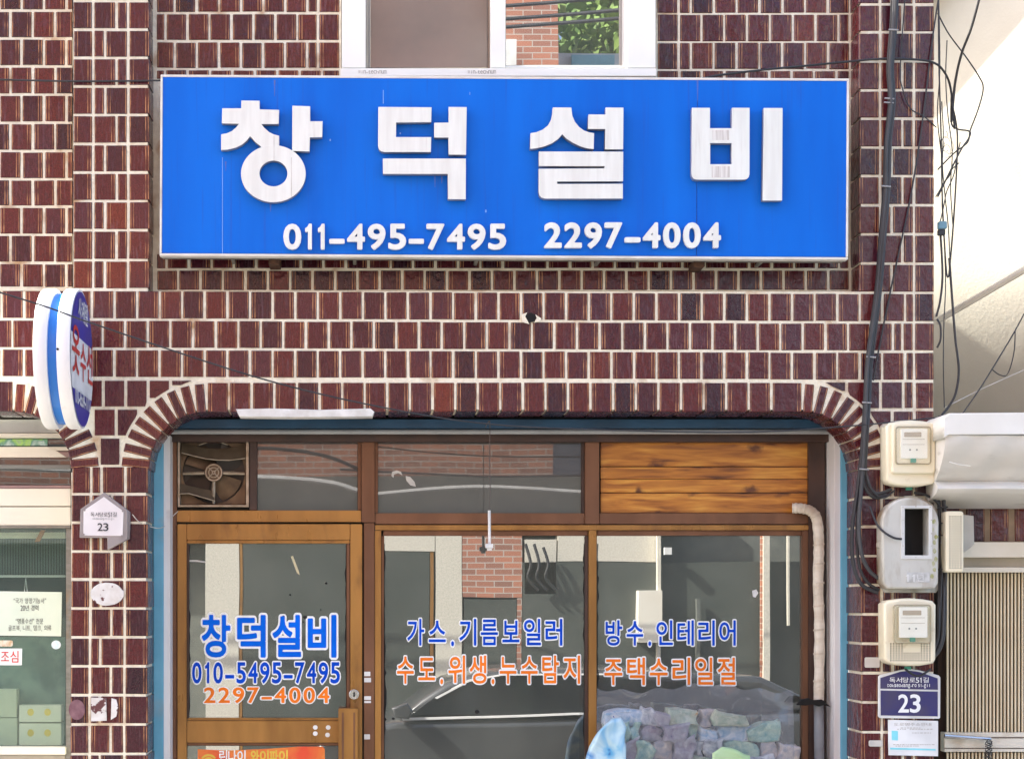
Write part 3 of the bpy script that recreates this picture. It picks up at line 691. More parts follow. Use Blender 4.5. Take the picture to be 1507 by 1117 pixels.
# pine boards
def wood():
    m = bpy.data.materials.new('varnished pine'); m.use_nodes = True; t = m.node_tree; n = t.nodes; l = t.links; b = n['Principled BSDF']
    b.inputs['Roughness'].default_value = .38
    geo = n.new('ShaderNodeNewGeometry'); oi = n.new('ShaderNodeObjectInfo')
    ad = n.new('ShaderNodeVectorMath'); ad.operation = 'MULTIPLY_ADD'; ad.inputs[1].default_value = (1, 1, 9)
    cmb = n.new('ShaderNodeCombineXYZ'); mm = n.new('ShaderNodeMath'); mm.operation = 'MULTIPLY'; mm.inputs[1].default_value = 13
    l.new(oi.outputs['Random'], mm.inputs[0]); l.new(mm.outputs[0], cmb.inputs[0]); l.new(geo.outputs['Position'], ad.inputs[0]); l.new(cmb.outputs[0], ad.inputs[2])
    no = n.new('ShaderNodeTexNoise'); no.inputs['Scale'].default_value = 3.4; no.inputs['Detail'].default_value = 8; no.inputs['Distortion'].default_value = .6; l.new(ad.outputs[0], no.inputs['Vector'])
    cr = n.new('ShaderNodeValToRGB'); e = cr.color_ramp.elements
    e[0].position = .28; e[0].color = (.09, .022, .004, 1); e[1].position = .72; e[1].color = (.72, .36, .06, 1)
    x = e.new(.42); x.color = (.38, .13, .016, 1); x = e.new(.56); x.color = (.54, .21, .028, 1); l.new(no.outputs[0], cr.inputs[0])
    vo = n.new('ShaderNodeTexVoronoi'); vo.inputs['Scale'].default_value = 3.1; vo.inputs['Randomness'].default_value = 1
    wv_ = n.new('ShaderNodeVectorMath'); wv_.operation = 'MULTIPLY_ADD'; wv_.inputs[1].default_value = (1.0, 0, 1.5); l.new(geo.outputs['Position'], wv_.inputs[0]); l.new(cmb.outputs[0], wv_.inputs[2])
    dn = n.new('ShaderNodeTexNoise'); dn.inputs['Scale'].default_value = 14; dn.inputs['Detail'].default_value = 3; l.new(geo.outputs['Position'], dn.inputs['Vector'])
    dm = n.new('ShaderNodeVectorMath'); dm.operation = 'MULTIPLY_ADD'; dm.inputs[1].default_value = (.12, 0, .12); l.new(dn.outputs['Color'], dm.inputs[0]); l.new(wv_.outputs[0], dm.inputs[2]); l.new(dm.outputs[0], vo.inputs['Vector'])
    vo.voronoi_dimensions = '2D'; s2 = n.new('ShaderNodeSeparateXYZ'); c2_ = n.new('ShaderNodeCombineXYZ'); l.new(dm.outputs[0], s2.inputs[0]); l.new(s2.outputs[0], c2_.inputs[0]); l.new(s2.outputs[2], c2_.inputs[1]); l.new(c2_.outputs[0], vo.inputs['Vector'])
    kr = n.new('ShaderNodeMapRange'); kr.inputs[1].default_value = .05; kr.inputs[2].default_value = .15; kr.inputs[3].default_value = .95; kr.inputs[4].default_value = 0; l.new(vo.outputs['Distance'], kr.inputs[0])
    mxk = n.new('ShaderNodeMix'); mxk.data_type = 'RGBA'; mxk.inputs[7].default_value = (.11, .03, .008, 1); l.new(kr.outputs[0], mxk.inputs['Factor']); l.new(cr.outputs[0], mxk.inputs[6])
    l.new(mxk.outputs[2], b.inputs['Base Color']); return m
PINE = wood(); KNOT = M('dark knot', (.1, .03, .01), (.2, .06, .015), rough=.5, scale=60)
for (a, b_, c, d_) in ((884, 651, 1189, 686), (884, 687.3, 1189, 704.6), (884, 705.4, 1189, 724.4), (884, 725.6, 1189, 754.6)):
    PB('board', a, b_, c, d_, F + .02, F + .04, PINE, front, bev=.003)
# wrapped foam pipe and its boot
FOAM = M('beige taped foam', (.74, .67, .56), (.62, .54, .43), rough=.7, scale=8, stretch=(1, 1, 3), bump=.5, bscale=30, dirt=(.3, .2, .12), dlo=.6)
pipe = thing('insulated_pipe', 'beige tape wrapped pipe bending down beside the right window pane', 'pipe', P(1203, 1117, .34))
pts = spline([P(1166, 748, .36), P(1178, 748, .35), P(1193, 752, .34), P(1202, 765, .34), P(1205, 800, .34), P(1204, 860, .34), P(1206, 930, .34), P(1205, 1030, .34)], 8)
tp = [1 + .05 * math.sin(i * 1.9) + random.uniform(-.05, .05) for i in range(len(pts))]
add('foam_sleeve', tube(pts, .026, 12, taper=tp), FOAM, pipe, smooth=True)
GREYP = M('grey pipe', (.3, .32, .34), (.2, .2, .22), rough=.5)
add('lower_sleeve', tube([P(1205, 1030, .34), P(1206, 1180, .34), P(1205, YG, .34)], .025, 12), GREYP, pipe, smooth=True)
for y in (800, 828, 857, 890, 925, 960, 1000): add('tape_wrap', tube([P(1205, y, .34), P(1205.3, y + 2.5, .34)], .029, 12), M('tape', (.66, .56, .44), rough=.6), pipe)
add('torn_collar', shape([[(1173, 1037), (1180, 1029), (1190, 1027), (1200, 1030), (1210, 1029), (1223, 1040), (1214, 1037), (1205, 1039), (1196, 1036), (1186, 1038)]], .29, .03, .002), DARK, pipe)

# stains: marks with a shape of their own on the panes
CHK = M('white scuff', (.6, .58, .54), rough=.8); STK = M('old sticker paper', (.8, .8, .78), rough=.7)
def mark(pts, Y, m_, par, n_='scuff'): add(n_, shape([pts], Y, .0008), m_, par)
mark([(577, 694), (584, 692), (590, 694), (592, 699), (586, 696), (580, 698), (579, 703), (576, 700)], F + .0285, CHK, front)
mark([(597, 700), (604, 702), (610, 709), (612, 716), (604, 714), (598, 707)], F + .0285, CHK, front)
mark([(884, 870 - 3), (886, 869)][:0] + [(1107, 869), (1113, 867), (1116, 872), (1112, 879), (1108, 878)], YP, STK, front, 'sticker')

# ------------------------------------------------------------------ glass door
door = thing('glass_door', 'gold brown framed glass shop door with blue and orange lettering, left of the window panes', 'door', P(397, YG, F - .02))
def dr(n_, a, b_, c, d_, m_, Y=F - .02, dep=.045, bev=.003): return PB(n_, a, b_, c, d_, Y, Y + dep, m_, door, bev)
dr('stile', 261, 771, 274.5, YG - 20, GOLD); dr('stile', 515.5, 771, 533, YG - 20, GOLD)
dr('rail', 275, 771, 515, 794.5, GOLD); dr('rail', 275, 1060, 515, 1092.5, GOLD)
dr('glazing_bead', 275, 795, 515, 799.5, GOLD, F - .01); dr('glazing_bead', 275, 800, 278, 1059.5, DBRN, F - .008); dr('glazing_bead', 510, 800, 515, 1059.5, BRN, F - .01)
dr('glazing_bead', 275, 1056, 515, 1059.5, GOLD, F - .01); dr('glazing_bead', 275, 1093, 515, 1096.5, BRN, F - .01)
dr('pane', 278.5, 800, 509.5, 1055.5, SG, F + .008, .006, 0); dr('pane', 275.5, 1097, 512, YG - 60, SG, F + .008, .006, 0); dr('rail', 275, YG - 60, 515, YG - 20, GOLD)
ho = dr('handle', 498, 1042, 527, 1300, GOLD, F - .085, .06, .004)
dr('handle_groove', 503, 1048, 506, 1298, BRN, F - .0865, .004, 0); dr('handle_groove', 520, 1048, 522.5, 1298, BRN, F - .0865, .004, 0)
add('lock', shape([ell(521, 1021.5, 7.5, 7.5, 20)], F - .028, .012, .002), M('chrome', (.7, .7, .7), rough=.25, metal=.9), door)
add('keyhole', shape([rr(520, 1018, 522.3, 1025, 1)], F - .029, .003), DARK, door)
YD = F + .007
lettering('창덕설비', 292, 908, 500, 967, YD, [BLUEP, WV], door, weight=.026, outline=.05, gap=.2)
lettering('010-5495-7495', 281, 974, 502, 1005, YD, [NAVP, WV], door, weight=.018, outline=.05, gap=.2, name='digit', widths={'1': .8, '-': .95})
lettering('2297-4004', 298, 1011, 487, 1034, YD, [ORP, WV], door, weight=.018, outline=.045, gap=.2, name='digit', widths={'-': .9})
BAN = M('red orange banner print', (.8, .08, .03), (.85, .3, .05), rough=.4, scale=5, stretch=(1, 1, 1))
add('banner', shape([[(291, 1102), (335, 1104), (400, 1101), (440, 1098), (475, 1098), (478, 1102), (478, 1150), (291, 1150)]], YD - .0005, .0008), BAN, door)
YE = M('yellow print', (.85, .6, .08), rough=.4)
for r0, r1 in ((10, 13), (5.5, 8.5)): add('wifi_mark', shape([arc(307, 1122, r1, 215, 325, 10) + arc(307, 1122, r0, 325, 215, 10)], YD - .0012, .0006), YE, door)
lettering('린나이', 322, 1104, 362, 1122, YD - .0012, [WV], door, weight=.02); lettering('와이파이', 368, 1104, 424, 1122, YD - .0012, [YE], door, weight=.03)
for x, y in ((464, 1070), (483, 1070), (464, 1079), (482, 1081)): add('putty_dot', shape([ell(x, y, 3.6, 3.4, 10)], F - .022, .003), STK, door)
for y0_, y1_, xx in ((988, 994.5, 542), (997, 1003.5, 543), (1024, 1029.5, 543), (1031, 1034, 543), (1080, 1087.5, 541.5)):
    add('sticker', shape([rr(536, y0_, xx + 3, y1_, .6)], F - .012, .0012), STK, front)
STRW = M('straw strip', (.62, .55, .35), rough=.8)
mark([(428, 819), (431, 817.5), (440, 841), (441, 846), (437, 843)], YD - .0003, STRW, door, 'tape_strip')
mark([(279, 824), (290, 824), (302, 826), (302, 828), (289, 826.5), (279, 826.5)], YD - .0003, CHK, door)
BLK = M('black speck', (.01, .01, .01), rough=.8)
for x, y, r_ in ((417, 907, 2.2), (449, 908, 3.2), (446, 915, 1.5), (427, 875, 1.6), (277.5, 987, 1.4), (472, 897, 1), (480, 858, 2)): mark(ell(x, y, r_, r_ * .8, 8), YD - .0003, BLK, door, 'speck')
for x, y, r_ in ((566, 1058, 3), (579, 1057, 2.2), (702, 1047, 3.4)): mark(ell(x, y, r_, r_ * .8, 8), YP - .0003, BLK, front, 'speck')
def ragged(xa, y0_, y1_, w_, m_, par, Y, side=1):
    pts = [(xa, y0_)]; y = y0_
    while y < y1_: pts.append((xa + side * w_ * random.choice((.2, .4, .5, .8, 1.3)), y)); y += random.uniform(3, 22)
    pts.append((xa, y1_)); mark(pts, Y, m_, par, 'peeled_film_edge')
ragged(565.5, 800, 1117, 2.6, BLK, front, YP - .0002); ragged(879, 800, 1020, 2, BLK, front, YP - .0002); ragged(509.5, 802, 1054, 1.8, BLK, door, YD - .0002, -1); ragged(278.5, 802, 1054, 1.6, BLK, door, YD - .0002); ragged(860, 800, 1100, 1.8, BLK, front, YP - .0002, -1)

# ------------------------------------------------------------------ ventilation fan
FM = M('grimy fan metal', (.2, .13, .075), (.12, .075, .045), rough=.5, metal=.4, scale=12, dirt=(.05, .035, .025), dlo=.5)
FL = M('bright fan edge', (.45, .38, .3), (.3, .24, .17), rough=.45, metal=.5, scale=20)
FD = M('dark fan blade', (.06, .042, .03), (.035, .025, .02), rough=.45)
fan = thing('ventilation_fan', 'grimy square ventilation fan with bent louvres in the upper left corner of the shop front', 'fan', P(315, 745, F))
s9 = lambda x, y: (250 + x / 8.59, 630 + y / 8.59)
o4 = [rr(*s9(104, 130), *s9(990, 985), .5), rr(*s9(140, 158), *s9(960, 965), .5)]
PB('housing', 261, 646, 366.5, 750, F + .075, F + .09, FD, fan)
for q in ((261.5, 644.5, 366, 648), (261.5, 743, 366, 745.8), (261.5, 648.2, 264.6, 742.8), (362, 648.2, 366, 742.8)): PB('frame', *q, F - .01, F + .07, FL, fan, bev=.001)
hub = s9(553, 560); rad = 392 / 8.59
add('shroud', shape([rr(265, 648.5, 361.8, 742.5, 1), ell(hub[0], 695, rad, rad, 48)], F + .045, .02, .002), FM, fan, smooth=True)
for i in range(4):
    a = 40 + 90 * i
    bl = [(hub[0] + 6 * math.cos(R(a - 30)), hub[1] + 6 * math.sin(R(a - 30)))] + arc(hub[0], hub[1], rad * .95, a - 24, a + 36, 8) + [(hub[0] + 18 * math.cos(R(a + 60)), hub[1] + 18 * math.sin(R(a + 60))), (hub[0] + 7 * math.cos(R(a + 60)), hub[1] + 7 * math.sin(R(a + 60)))]
    me = shape([bl], F + .055, .003, .0005); c = P(*hub, F + .055)
    ax = Vector((math.cos(R(a)), 0, -math.sin(R(a)))); me.transform(Matrix.Translation(c) @ Matrix.Rotation(R(14), 4, ax) @ Matrix.Translation(-c))
    add('blade', me, FM if i in (0, 2) else FD, fan)
for q in (s9(165, 575), s9(945, 575), s9(553, 955)):
    c = P(*hub, F + .015); e_ = P(*q, F + .02); add('arm', tube([c, c.lerp(e_, .5), e_], .008, 8, taper=[1, 1.3, .9]), FL, fan, smooth=True)
hb = add('hub', shape([ell(*hub, 13.8, 13.6, 32)], F + .0, .03, .004), FM, fan, smooth=True)
for r0, r1 in ((10.8, 12.8), (6.4, 8.0), (1.2, 2.8)): add('hub_ring', shape([ell(*hub, r1, r1, 32), ell(*hub, r0, r0, 32)], F - .003, .006, .001), FL, hb)
for a in (45, 135, 225, 315):
    add('hub_spoke', tube([P(hub[0] + 2 * math.cos(R(a)), hub[1] + 2 * math.sin(R(a)), F - .001), P(hub[0] + 11 * math.cos(R(a)), hub[1] + 11 * math.sin(R(a)), F - .001)], .0035, 6), FL, hb)
def louvre(top, bot):
    bm = bmesh.new(); T = [bm.verts.new(P(*s9(*p), F + .03)) for p in top]; B = [bm.verts.new(P(*s9(*p), F + .0)) for p in bot]
    for i in range(len(T) - 1): bm.faces.new((T[i], T[i + 1], B[i + 1], B[i]))
    ex = bmesh.ops.extrude_face_region(bm, geom=bm.faces[:])
    for v in [g_ for g_ in ex['geom'] if isinstance(g_, bmesh.types.BMVert)]: v.co.y += .004
    lo_ = add('louvre', newmesh(bm), M('grimy louvre', (.13, .10, .065), (.09, .065, .04), rough=.5, scale=15), fan)
    add('louvre_lip', tube([P(*s9(*p), F - .002) for p in bot], .0035, 6), FL, lo_)
louvre([(150, 190), (300, 225), (450, 255), (600, 265), (750, 250), (950, 205)], [(148, 310), (300, 350), (450, 385), (600, 402), (750, 405), (955, 380)])
louvre([(130, 700), (250, 730), (400, 760), (545, 790)], [(120, 830), (240, 825), (400, 870), (570, 920)])
add('wire', tube([P(*s9(370, 215), F + .02), P(*s9(500, 170), F + .01), P(*s9(620, 170), F + .01), P(*s9(730, 212), F + .02)], .003, 6), FL, fan)

# ------------------------------------------------------------------ hanging pull stick
hs_ = thing('hanging_stick', 'thin white plastic rod hanging on a cord in front of the middle window', 'rod', P(720, 808, .2))
add('cord', tube(spline([P(714, 630, .2), P(718, 622, .2), P(721, 624, .2), P(720.5, 680, .2), P(721.5, 720, .2), P(720, 752, .2)], 4), .0022, 6), M('dark cord', (.12, .1, .09), rough=.8), hs_)
add('rod', tube([P(720, 751, .2), P(720.5, 800, .2)], .0075, 10), STK, hs_, smooth=True); add('end_cap', shape([rr(714.5, 800, 726, 806.5, 1.5)], .185, .03, .002), STK, hs_); add('end_tip', shape([rr(717, 806.6, 724, 810, 1)], .19, .02, .001), STK, hs_)

# ------------------------------------------------------------------ house number plate (left) and stickers
GF = M('grey plastic frame', (.32, .28, .28), (.25, .22, .22), rough=.45)
hp = thing('house_number_plate', 'house shaped grey framed number plate 23 on the left pillar', 'number plate', P(153, 808, -.03))
s7 = lambda x, y: (100 + x / 6.206, 720 + y / 6.206)
add('frame', shape([[s7(*p) for p in ((330, 28), (545, 190), (545, 455), (360, 552), (358, 440), (105, 440), (115, 180))]], -.05, .044, .003), GF, hp)
add('frame_side', shape([[s7(*p) for p in ((546, 192), (566, 205), (560, 450), (546, 456))]], -.035, .03, .001), GF, hp)
add('plate', shape([[s7(*p) for p in ((328, 68), (508, 200), (500, 425), (140, 420), (142, 195))]], -.053, .004, .001), M('pale enamel', (.72, .68, .7), (.8, .77, .78), rough=.4), hp)
INK = M('dark print', (.04, .04, .045), rough=.6)
lettering('독서당로51길', *s7(205, 210), *s7(448, 252), -.0545, [INK], hp, weight=.0, widths={'5': .55, '1': .5})
lettering('Dokseodang-ro 51-gil', *s7(225, 262), *s7(425, 276), -.0545, [M('grey print', (.3, .3, .3), rough=.6)], hp, weight=0, name='small_letter')
lettering('23', *s7(268, 308), *s7(372, 380), -.0545, [INK], hp, weight=.012, name='digit')
for q in ((150, 190), (500, 198), (143, 412), (492, 425)): add('screw', shape([ell(*s7(*q), 1.5, 1.5, 10)], -.056, .003), GF, hp)
OLD = M('flaking white sticker', (.74, .72, .7), (.62, .58, .54), rough=.7, scale=25, dirt=(.12, .04, .04), dscale=28, dlo=.56, dhi=.6)
tag(add('oval_sticker', shape([[(x + random.uniform(-.5, .5), y + random.uniform(-.5, .5)) for x, y in ell(157.5, 874, 24.5, 17, 30)], ell(162, 858, 2.3, 3, 8), ell(151, 862, 2, 2, 8)][:1], -.012, .008, .0005), OLD), 'oval white flaking sticker on the left pillar', 'sticker')
tag(add('square_sticker', shape([[(134, 1026), (156, 1027), (157, 1060), (134, 1061)]], -.012, .008, .0005), OLD), 'torn white rectangular sticker low on the left pillar', 'sticker')
tag(add('half_sticker', shape([[(164, 1027), (171, 1029), (174, 1040), (171, 1054), (163, 1059)]], -.012, .008, .0005), OLD), 'remnant of a round white sticker beside the torn rectangular one', 'sticker')
tag(add('round_sticker', shape([ell(113, 1044, 12, 15, 24)], -.01, .005, .0005), M('scraped glue', (.25, .13, .15), (.15, .06, .08), rough=.6, scale=30)), 'round scraped glue mark on the lower left pillar', 'glue mark')
for q, lb in (((1273, 967, 1295, 982), 'pale paper scrap on the right pillar left of the lowest meter'), ((1279, 1089, 1299, 1098), 'small pale paper scrap left of the white notice')):
    tag(add('paper_scrap', shape([rr(*q, 2)], -.012, .008, .0005), M('scrap paper', (.68, .64, .58), rough=.8)), lb, 'paper')

# ------------------------------------------------------------------ meters on the right pillar
CRM = M('cream plastic', (.86, .79, .6), (.8, .72, .53), rough=.4, scale=5, dirt=(.5, .4, .25), dscale=9, dlo=.64)
CRD = M('cream side', (.66, .6, .47), rough=.5)
CLR = clear_mat('clear cover', (.99, .98, .94), .07, .06, (.85, .83, .7)); METF = M('white meter face', (.92, .92, .88), (.89, .88, .82), rough=.4, scale=8)
GRN = M('green seal', (.05, .3, .2), rough=.5); BLKP = M('black cable', (.022, .022, .025), (.035, .036, .04), rough=.5)
def meter(lbl, x0, y0, x1, y1, skirt, holes, k_):
    t = thing('electric_meter', lbl, 'meter', P((x0 + x1) / 2, y1, 0), 'cream electric meters on the right pillar')
    W_ = x1 - x0
    out = [(x0, y0 + 9), (x0 + 5, y0 + 4), (x0 + W_ * .3, y0 + 1), (x0 + W_ * .5, y0), (x0 + W_ * .75, y0 + 1.5), (x1 - 5, y0 + 4), (x1, y0 + 10), (x1 - .5, y1 - 10), (x1 - 4, y1 - 4), (x0 + W_ * .7, y1 - .5), (x0 + W_ * .5, y1), (x0 + W_ * .2, y1 - 2), (x0 + 5, y1 - 5), (x0 + .5, y1 - 11)]
    add('base', shape([out], -.02, .025, .003), CRD, t, smooth=True)
    cover = [(x0 + 1 + (p[0] - x0) * .985, p[1]) for p in out]
    add('cover', shape([[(q[0] + 6, q[1]) for q in cover][:]], -.125, .104, .012), CRM, t, smooth=True)
    wx0, wy0, wx1, wy1 = x0 + W_ * .29, y0 + 10, x1 - 2, y0 + (y1 - y0) * .66
    if skirt:
        add('front_bezel', shape([rr(x0 + 16, y0 + 4, x1 + 5, y1 - 19, (6, 8, 6, 5))], -.145, .03, .008), CRM, t, smooth=True)
    add('face', shape([rr(wx0 + 7, wy0 + 3, wx1 - 5, wy1 - 8, 1.5)], -.152, .012, .001), METF, t)
    add('display', shape([rr(wx0 + 12, wy0 + 8, wx1 - 14, wy0 + 15, .8)], -.1535, .003, .0005), M('lcd', (.5, .42, .33), rough=.3), t)
    for dx in (-5, 5): add('indicator', shape([ell((wx0 + wx1) / 2 + dx, wy0 + (wy1 - wy0) * .62, 1.4, 1.4, 10)], -.1535, .003), M('grey button', (.25, .27, .27), rough=.4), t)
    for yy in (.33, .47): add('print_line', shape([rr(wx0 + 10, wy0 + (wy1 - wy0) * yy, wx1 - 9, wy0 + (wy1 - wy0) * yy + .6, 0)], -.1532, .002), FAINT, t)
    add('window_cover', shape([rr(wx0, wy0, wx1, wy1, 4)], -.175, .035, .006), CLR, t, smooth=True)
    add('window_rim', shape([rr(wx0 - .8, wy0 - .8, wx1 + .8, wy1 + .8, 4.5), rr(wx0 + 1, wy0 + 1, wx1 - 1, wy1 - 1, 3.5)], -.15, .012, .001), M('smoky rim', (.42, .36, .24), rough=.3), t)
    add('seal', shape([rr((wx0 + wx1) / 2 - 4, wy1 - 8, (wx0 + wx1) / 2 + 4, wy1 - 2, 1)], -.158, .006), GRN, t)
    add('lead_seal', shape([rr((x0 + x1) / 2, y1 + .5, (x0 + x1) / 2 + 8, y1 + 5, 1)], -.08, .02), GRN, t)
    if holes:
        bm = bmesh.new()
        for i in range(15):
            for j in range(8):
                if j < 4 and 4 < i < 11: continue
                c = P(x0 + 17 + i * 4.1, y1 - 33 + j * 3.5, -.1255); h_ = .0034
                vs = [bm.verts.new(c + Vector(v)) for v in ((-h_, 0, -h_), (h_, 0, -h_), (h_, 0, h_), (-h_, 0, h_))]; bm.faces.new(vs)
        add('perforation', newmesh(bm), M('hole shade', (.12, .09, .045), rough=.9), t, stuff=True)
        for i in range(16):
            a = P(x0 + 4.5, y0 + 14 + i * 4.8, -.07); add('vent_slot', wbox(a.x - .0012, a.x + .03, -.095, -.05, a.z - .003, a.z + .003), M('hole shade', (.2, .16, .09)), t)
    return t
meter('cream electric meter at the top of the right pillar, above the grey metal meter box', 1297, 618, 1372, 716, True, False, 0)
meter('cream electric meter with perforated lower half, just above the navy number plate', 1294, 880, 1372, 980, False, True, 1)
GBX = M('dirty grey enamel box', (.6, .59, .54), (.5, .49, .44), rough=.45, scale=6, bump=.1, dirt=(.24, .17, .1), dscale=6, dstretch=(2, 1, .6), dlo=.46, dhi=.7)
MOSS = M('mossy stain', (.3, .3, .1), (.45, .44, .3), rough=.8, scale=40)
gb = thing('meter_box', 'dirty grey metal meter box with round top and black window opening between the cream meters', 'meter box', P(1340, 871, 0))
prof = arc(1340, 768, 42, 180, 360, 16)
add('back_shell', shape([[(1340 + (x - 1340) * 1.05, 768 + (y - 768) * .93) for x, y in prof] + [(1384, 862), (1378, 872), (1304, 872), (1296, 860)]], -.03, .035, .003), GBX, gb, smooth=True)
add('door', shape([[(x, 768 + (y - 768) * .86) for x, y in prof] + [(1381, 858), (1376, 866), (1306, 866), (1299, 857)], rr(1332.5, 748, 1367, 817, .5)], -.13, .1, .01), GBX, gb, smooth=True)
add('window_frame', shape([rr(1326, 744, 1372, 822.5, 1), rr(1331.5, 748, 1367, 817, .5)], -.134, .006, .001), M('pale window frame', (.7, .7, .68), rough=.5), gb)
PB('window_recess', 1331, 747, 1368, 818, -.04, -.036, DARK, gb, bev=0)
add('latch', shape([rr(1292, 798, 1299, 806, 1.5)], -.09, .03, .002), GBX, gb)
add('name_plate', shape([rr(1334, 842, 1368, 857, .8)], -.1325, .003, .0005), M('worn plate', (.42, .42, .4), (.6, .6, .58), rough=.5, scale=30), gb)
lettering('11년', 1331, 845, 1360, 856, -.1345, [STK], gb, weight=.0)
for i in range(9):
    x, y = 1373 + random.uniform(-2, 5), 770 + i * 10 + random.uniform(-3, 3); add('moss_patch', shape([[(x + random.uniform(2, 3.4) * math.cos(a * .9), y + random.uniform(2, 5) * math.sin(a * .9)) for a in range(7)]], -.1312, .002), MOSS, gb)
for x, y in ((1329, 746), (1348, 745), (1369, 746), (1329, 765), (1329, 785), (1329, 803), (1371, 765), (1371, 785), (1371, 803), (1348, 820)): add('rivet', shape([ell(x, y, .9, .9, 8)], -.136, .003), GBX, gb)
# perforated bell box and grey box at its right
bb = thing('bell_box', 'cream perforated box on the corner of the right pillar, beside the bundled black cables', 'box', P(1405, 843, .0))
add('body', shape([rr(1392, 752, 1418.5, 842, 4)], -.12, .13, .008), CRM, bb, smooth=True)
for i in range(5):
    bm = bmesh.new()
    for j in range(22):
        c = P(1398 + i * 4, 760 + j * 3.6, -.1205); h_ = .0032
        bm.faces.new([bm.verts.new(c + Vector(v)) for v in ((-h_, 0, -h_), (h_, 0, -h_), (h_, 0, h_), (-h_, 0, h_))])
    add('perforation', newmesh(bm), M('hole shade', (.2, .16, .09)), bb, stuff=True)
tag(add('grey_box', shape([[(1416, 757), (1433, 759), (1434, 801), (1419, 813), (1416, 813)]], -.04, .1, .003), M('grey plastic', (.48, .46, .41), rough=.5)), 'plain grey plastic box fixed right of the cream perforated box', 'box')
# navy number plate and notice
nv = thing('number_plate', 'navy blue road number plate 23 with white border below the lowest meter', 'number plate', P(1339, 1058, -.02))
s5 = lambda x, y: (1285 + x / 8.157, 980 + y / 8.147)
add('plate', shape([[s5(*p) for p in ((65, 125), (85, 105), (330, 45), (440, 30), (560, 50), (790, 110), (808, 135), (805, 615), (790, 630), (80, 622), (62, 600))]], -.02, .012, .002), STK, nv)
NVY = M('navy enamel', (.035, .03, .15), (.06, .05, .12), rough=.35, scale=12)
add('blue_field', shape([[s5(*p) for p in ((88, 140), (330, 65), (440, 52), (560, 70), (775, 145), (778, 282), (88, 268))]], -.022, .004, .0005), NVY, nv)
add('blue_field', shape([[s5(*p) for p in ((90, 290), (776, 303), (776, 600), (92, 588))]], -.022, .004, .0005), NVY, nv)
lettering('독서당로51길', *s5(190, 135), *s5(672, 198), -.0235, [WV], nv, weight=.008, widths={'5': .55, '1': .5})
lettering('Dokseodang-ro 51-gil', *s5(168, 212), *s5(690, 248), -.0235, [WV], nv, weight=.01, name='small_letter', gap=.15)
lettering('23', *s5(293, 335), *s5(575, 555), -.0235, [WV], nv, weight=.02, name='digit')
nc = thing('paper_notice', 'white printed notice with light blue marks stuck under the navy number plate', 'notice', P(1344, 1113, -.02))
add('sheet', shape([[s5(*p) for p in ((180, 640), (780, 655), (780, 1078), (185, 1065))]], -.012, .006, .0005), M('white paper', (.87, .88, .88), rough=.6), nc)
CY_ = M('cyan print', (.25, .75, .85), rough=.6)
add('print_block', shape([[s5(*p) for p in ((222, 772), (298, 775), (298, 888), (224, 884))]], -.013, .001), CY_, nc); add('print_block', shape([[s5(*p) for p in ((205, 975), (750, 990), (750, 1010), (205, 997))]], -.013, .001), CY_, nc)
lettering('도로명주소안내', *s5(245, 680), *s5(700, 715), -.0132, [FAINT], nc, weight=0, name='small_letter')
for yy, a, b_ in ((735, 330, 580), (795, 470, 690), (935, 240, 720), (952, 270, 540), (750, 290, 400), (750, 440, 690)):
    x = a
    while x < b_: w_ = random.uniform(12, 34); add('print_line', shape([[s5(*p) for p in ((x, yy), (x + w_, yy), (x + w_, yy + 7), (x, yy + 7))]], -.0131, .001), FAINT, nc); x += w_ + random.uniform(8, 16)

# ------------------------------------------------------------------ cables
def cable(pts, r, lbl, n_='cable', m_=None, group=None, sub=6):
    return tag(add(n_, tube(spline([P(*p) for p in pts], sub), r, 8), m_ or BLKP, smooth=True), lbl, 'cable', group)
DG = M('dark grey cable', (.06, .062, .068), (.04, .042, .046), rough=.55)
bd = thing('cable_bundle', 'thick bundle of black cables strapped down the right pillar', 'cable bundle', P(1268, 700, -.03))
base = [(1318, -30), (1316, 40), (1311, 100), (1312, 150), (1306, 210), (1305, 280), (1300, 350), (1294, 420), (1285, 480), (1278, 540), (1276, 600), (1273, 660)]
offs = [(-3.2, -.04), (-1.2, -.052), (1.2, -.048), (3.4, -.04), (0.2, -.036)]
ends = [[(1262, 720), (1254, 780), (1256, 830), (1268, 860), (1292, 872)], [(1268, 715), (1264, 770), (1268, 815), (1280, 840), (1296, 853)], [(1270, 700), (1275, 720), (1288, 732), (1305, 728)], [(1274, 690), (1278, 712), (1290, 726), (1312, 720)], [(1266, 720), (1261, 780), (1264, 830), (1276, 856), (1294, 868)]]
for i, ((dx, yy), en) in enumerate(zip(offs, ends)):
    pts = [P(x + dx * (1 + .35 * math.sin(j * 1.3 + i)), y, yy + .006 * math.sin(j + i * 2)) for j, (x, y) in enumerate(base)] + [P(x, y, yy) for x, y in en]
    add('cable', tube(spline(pts, 5), .0098 if i < 3 else .0075, 8), (BLKP, DG)[i % 2], bd, smooth=True)
for (x, y) in ((1315, 44), (1309, 145), (1308, 151), (1304, 274), (1282, 525), (1276, 592), (1272, 690)):
    add('tie', tube([P(x - 7, y, -.062), P(x + 7, y + 1, -.062)], .004, 6), M('grey tie', (.35, .35, .36), rough=.5), bd)
cable([(-40, 116.5, -.02), (104, 120, -.012), (237, 119, -.01)], .0045, 'thin black cable crossing the tiles left of the blue signboard')
cable([(-60, 413, -1.3), (60, 449, -1.15), (150, 481, -1.0), (380, 556, -.75), (560, 599, -.55), (720, 624, -.4), (900, 633, -.3), (1100, 636, -.2), (1250, 627, -.12), (1384, 614, -.08)], .0035, 'thin wire sagging diagonally across the front below the blue signboard')
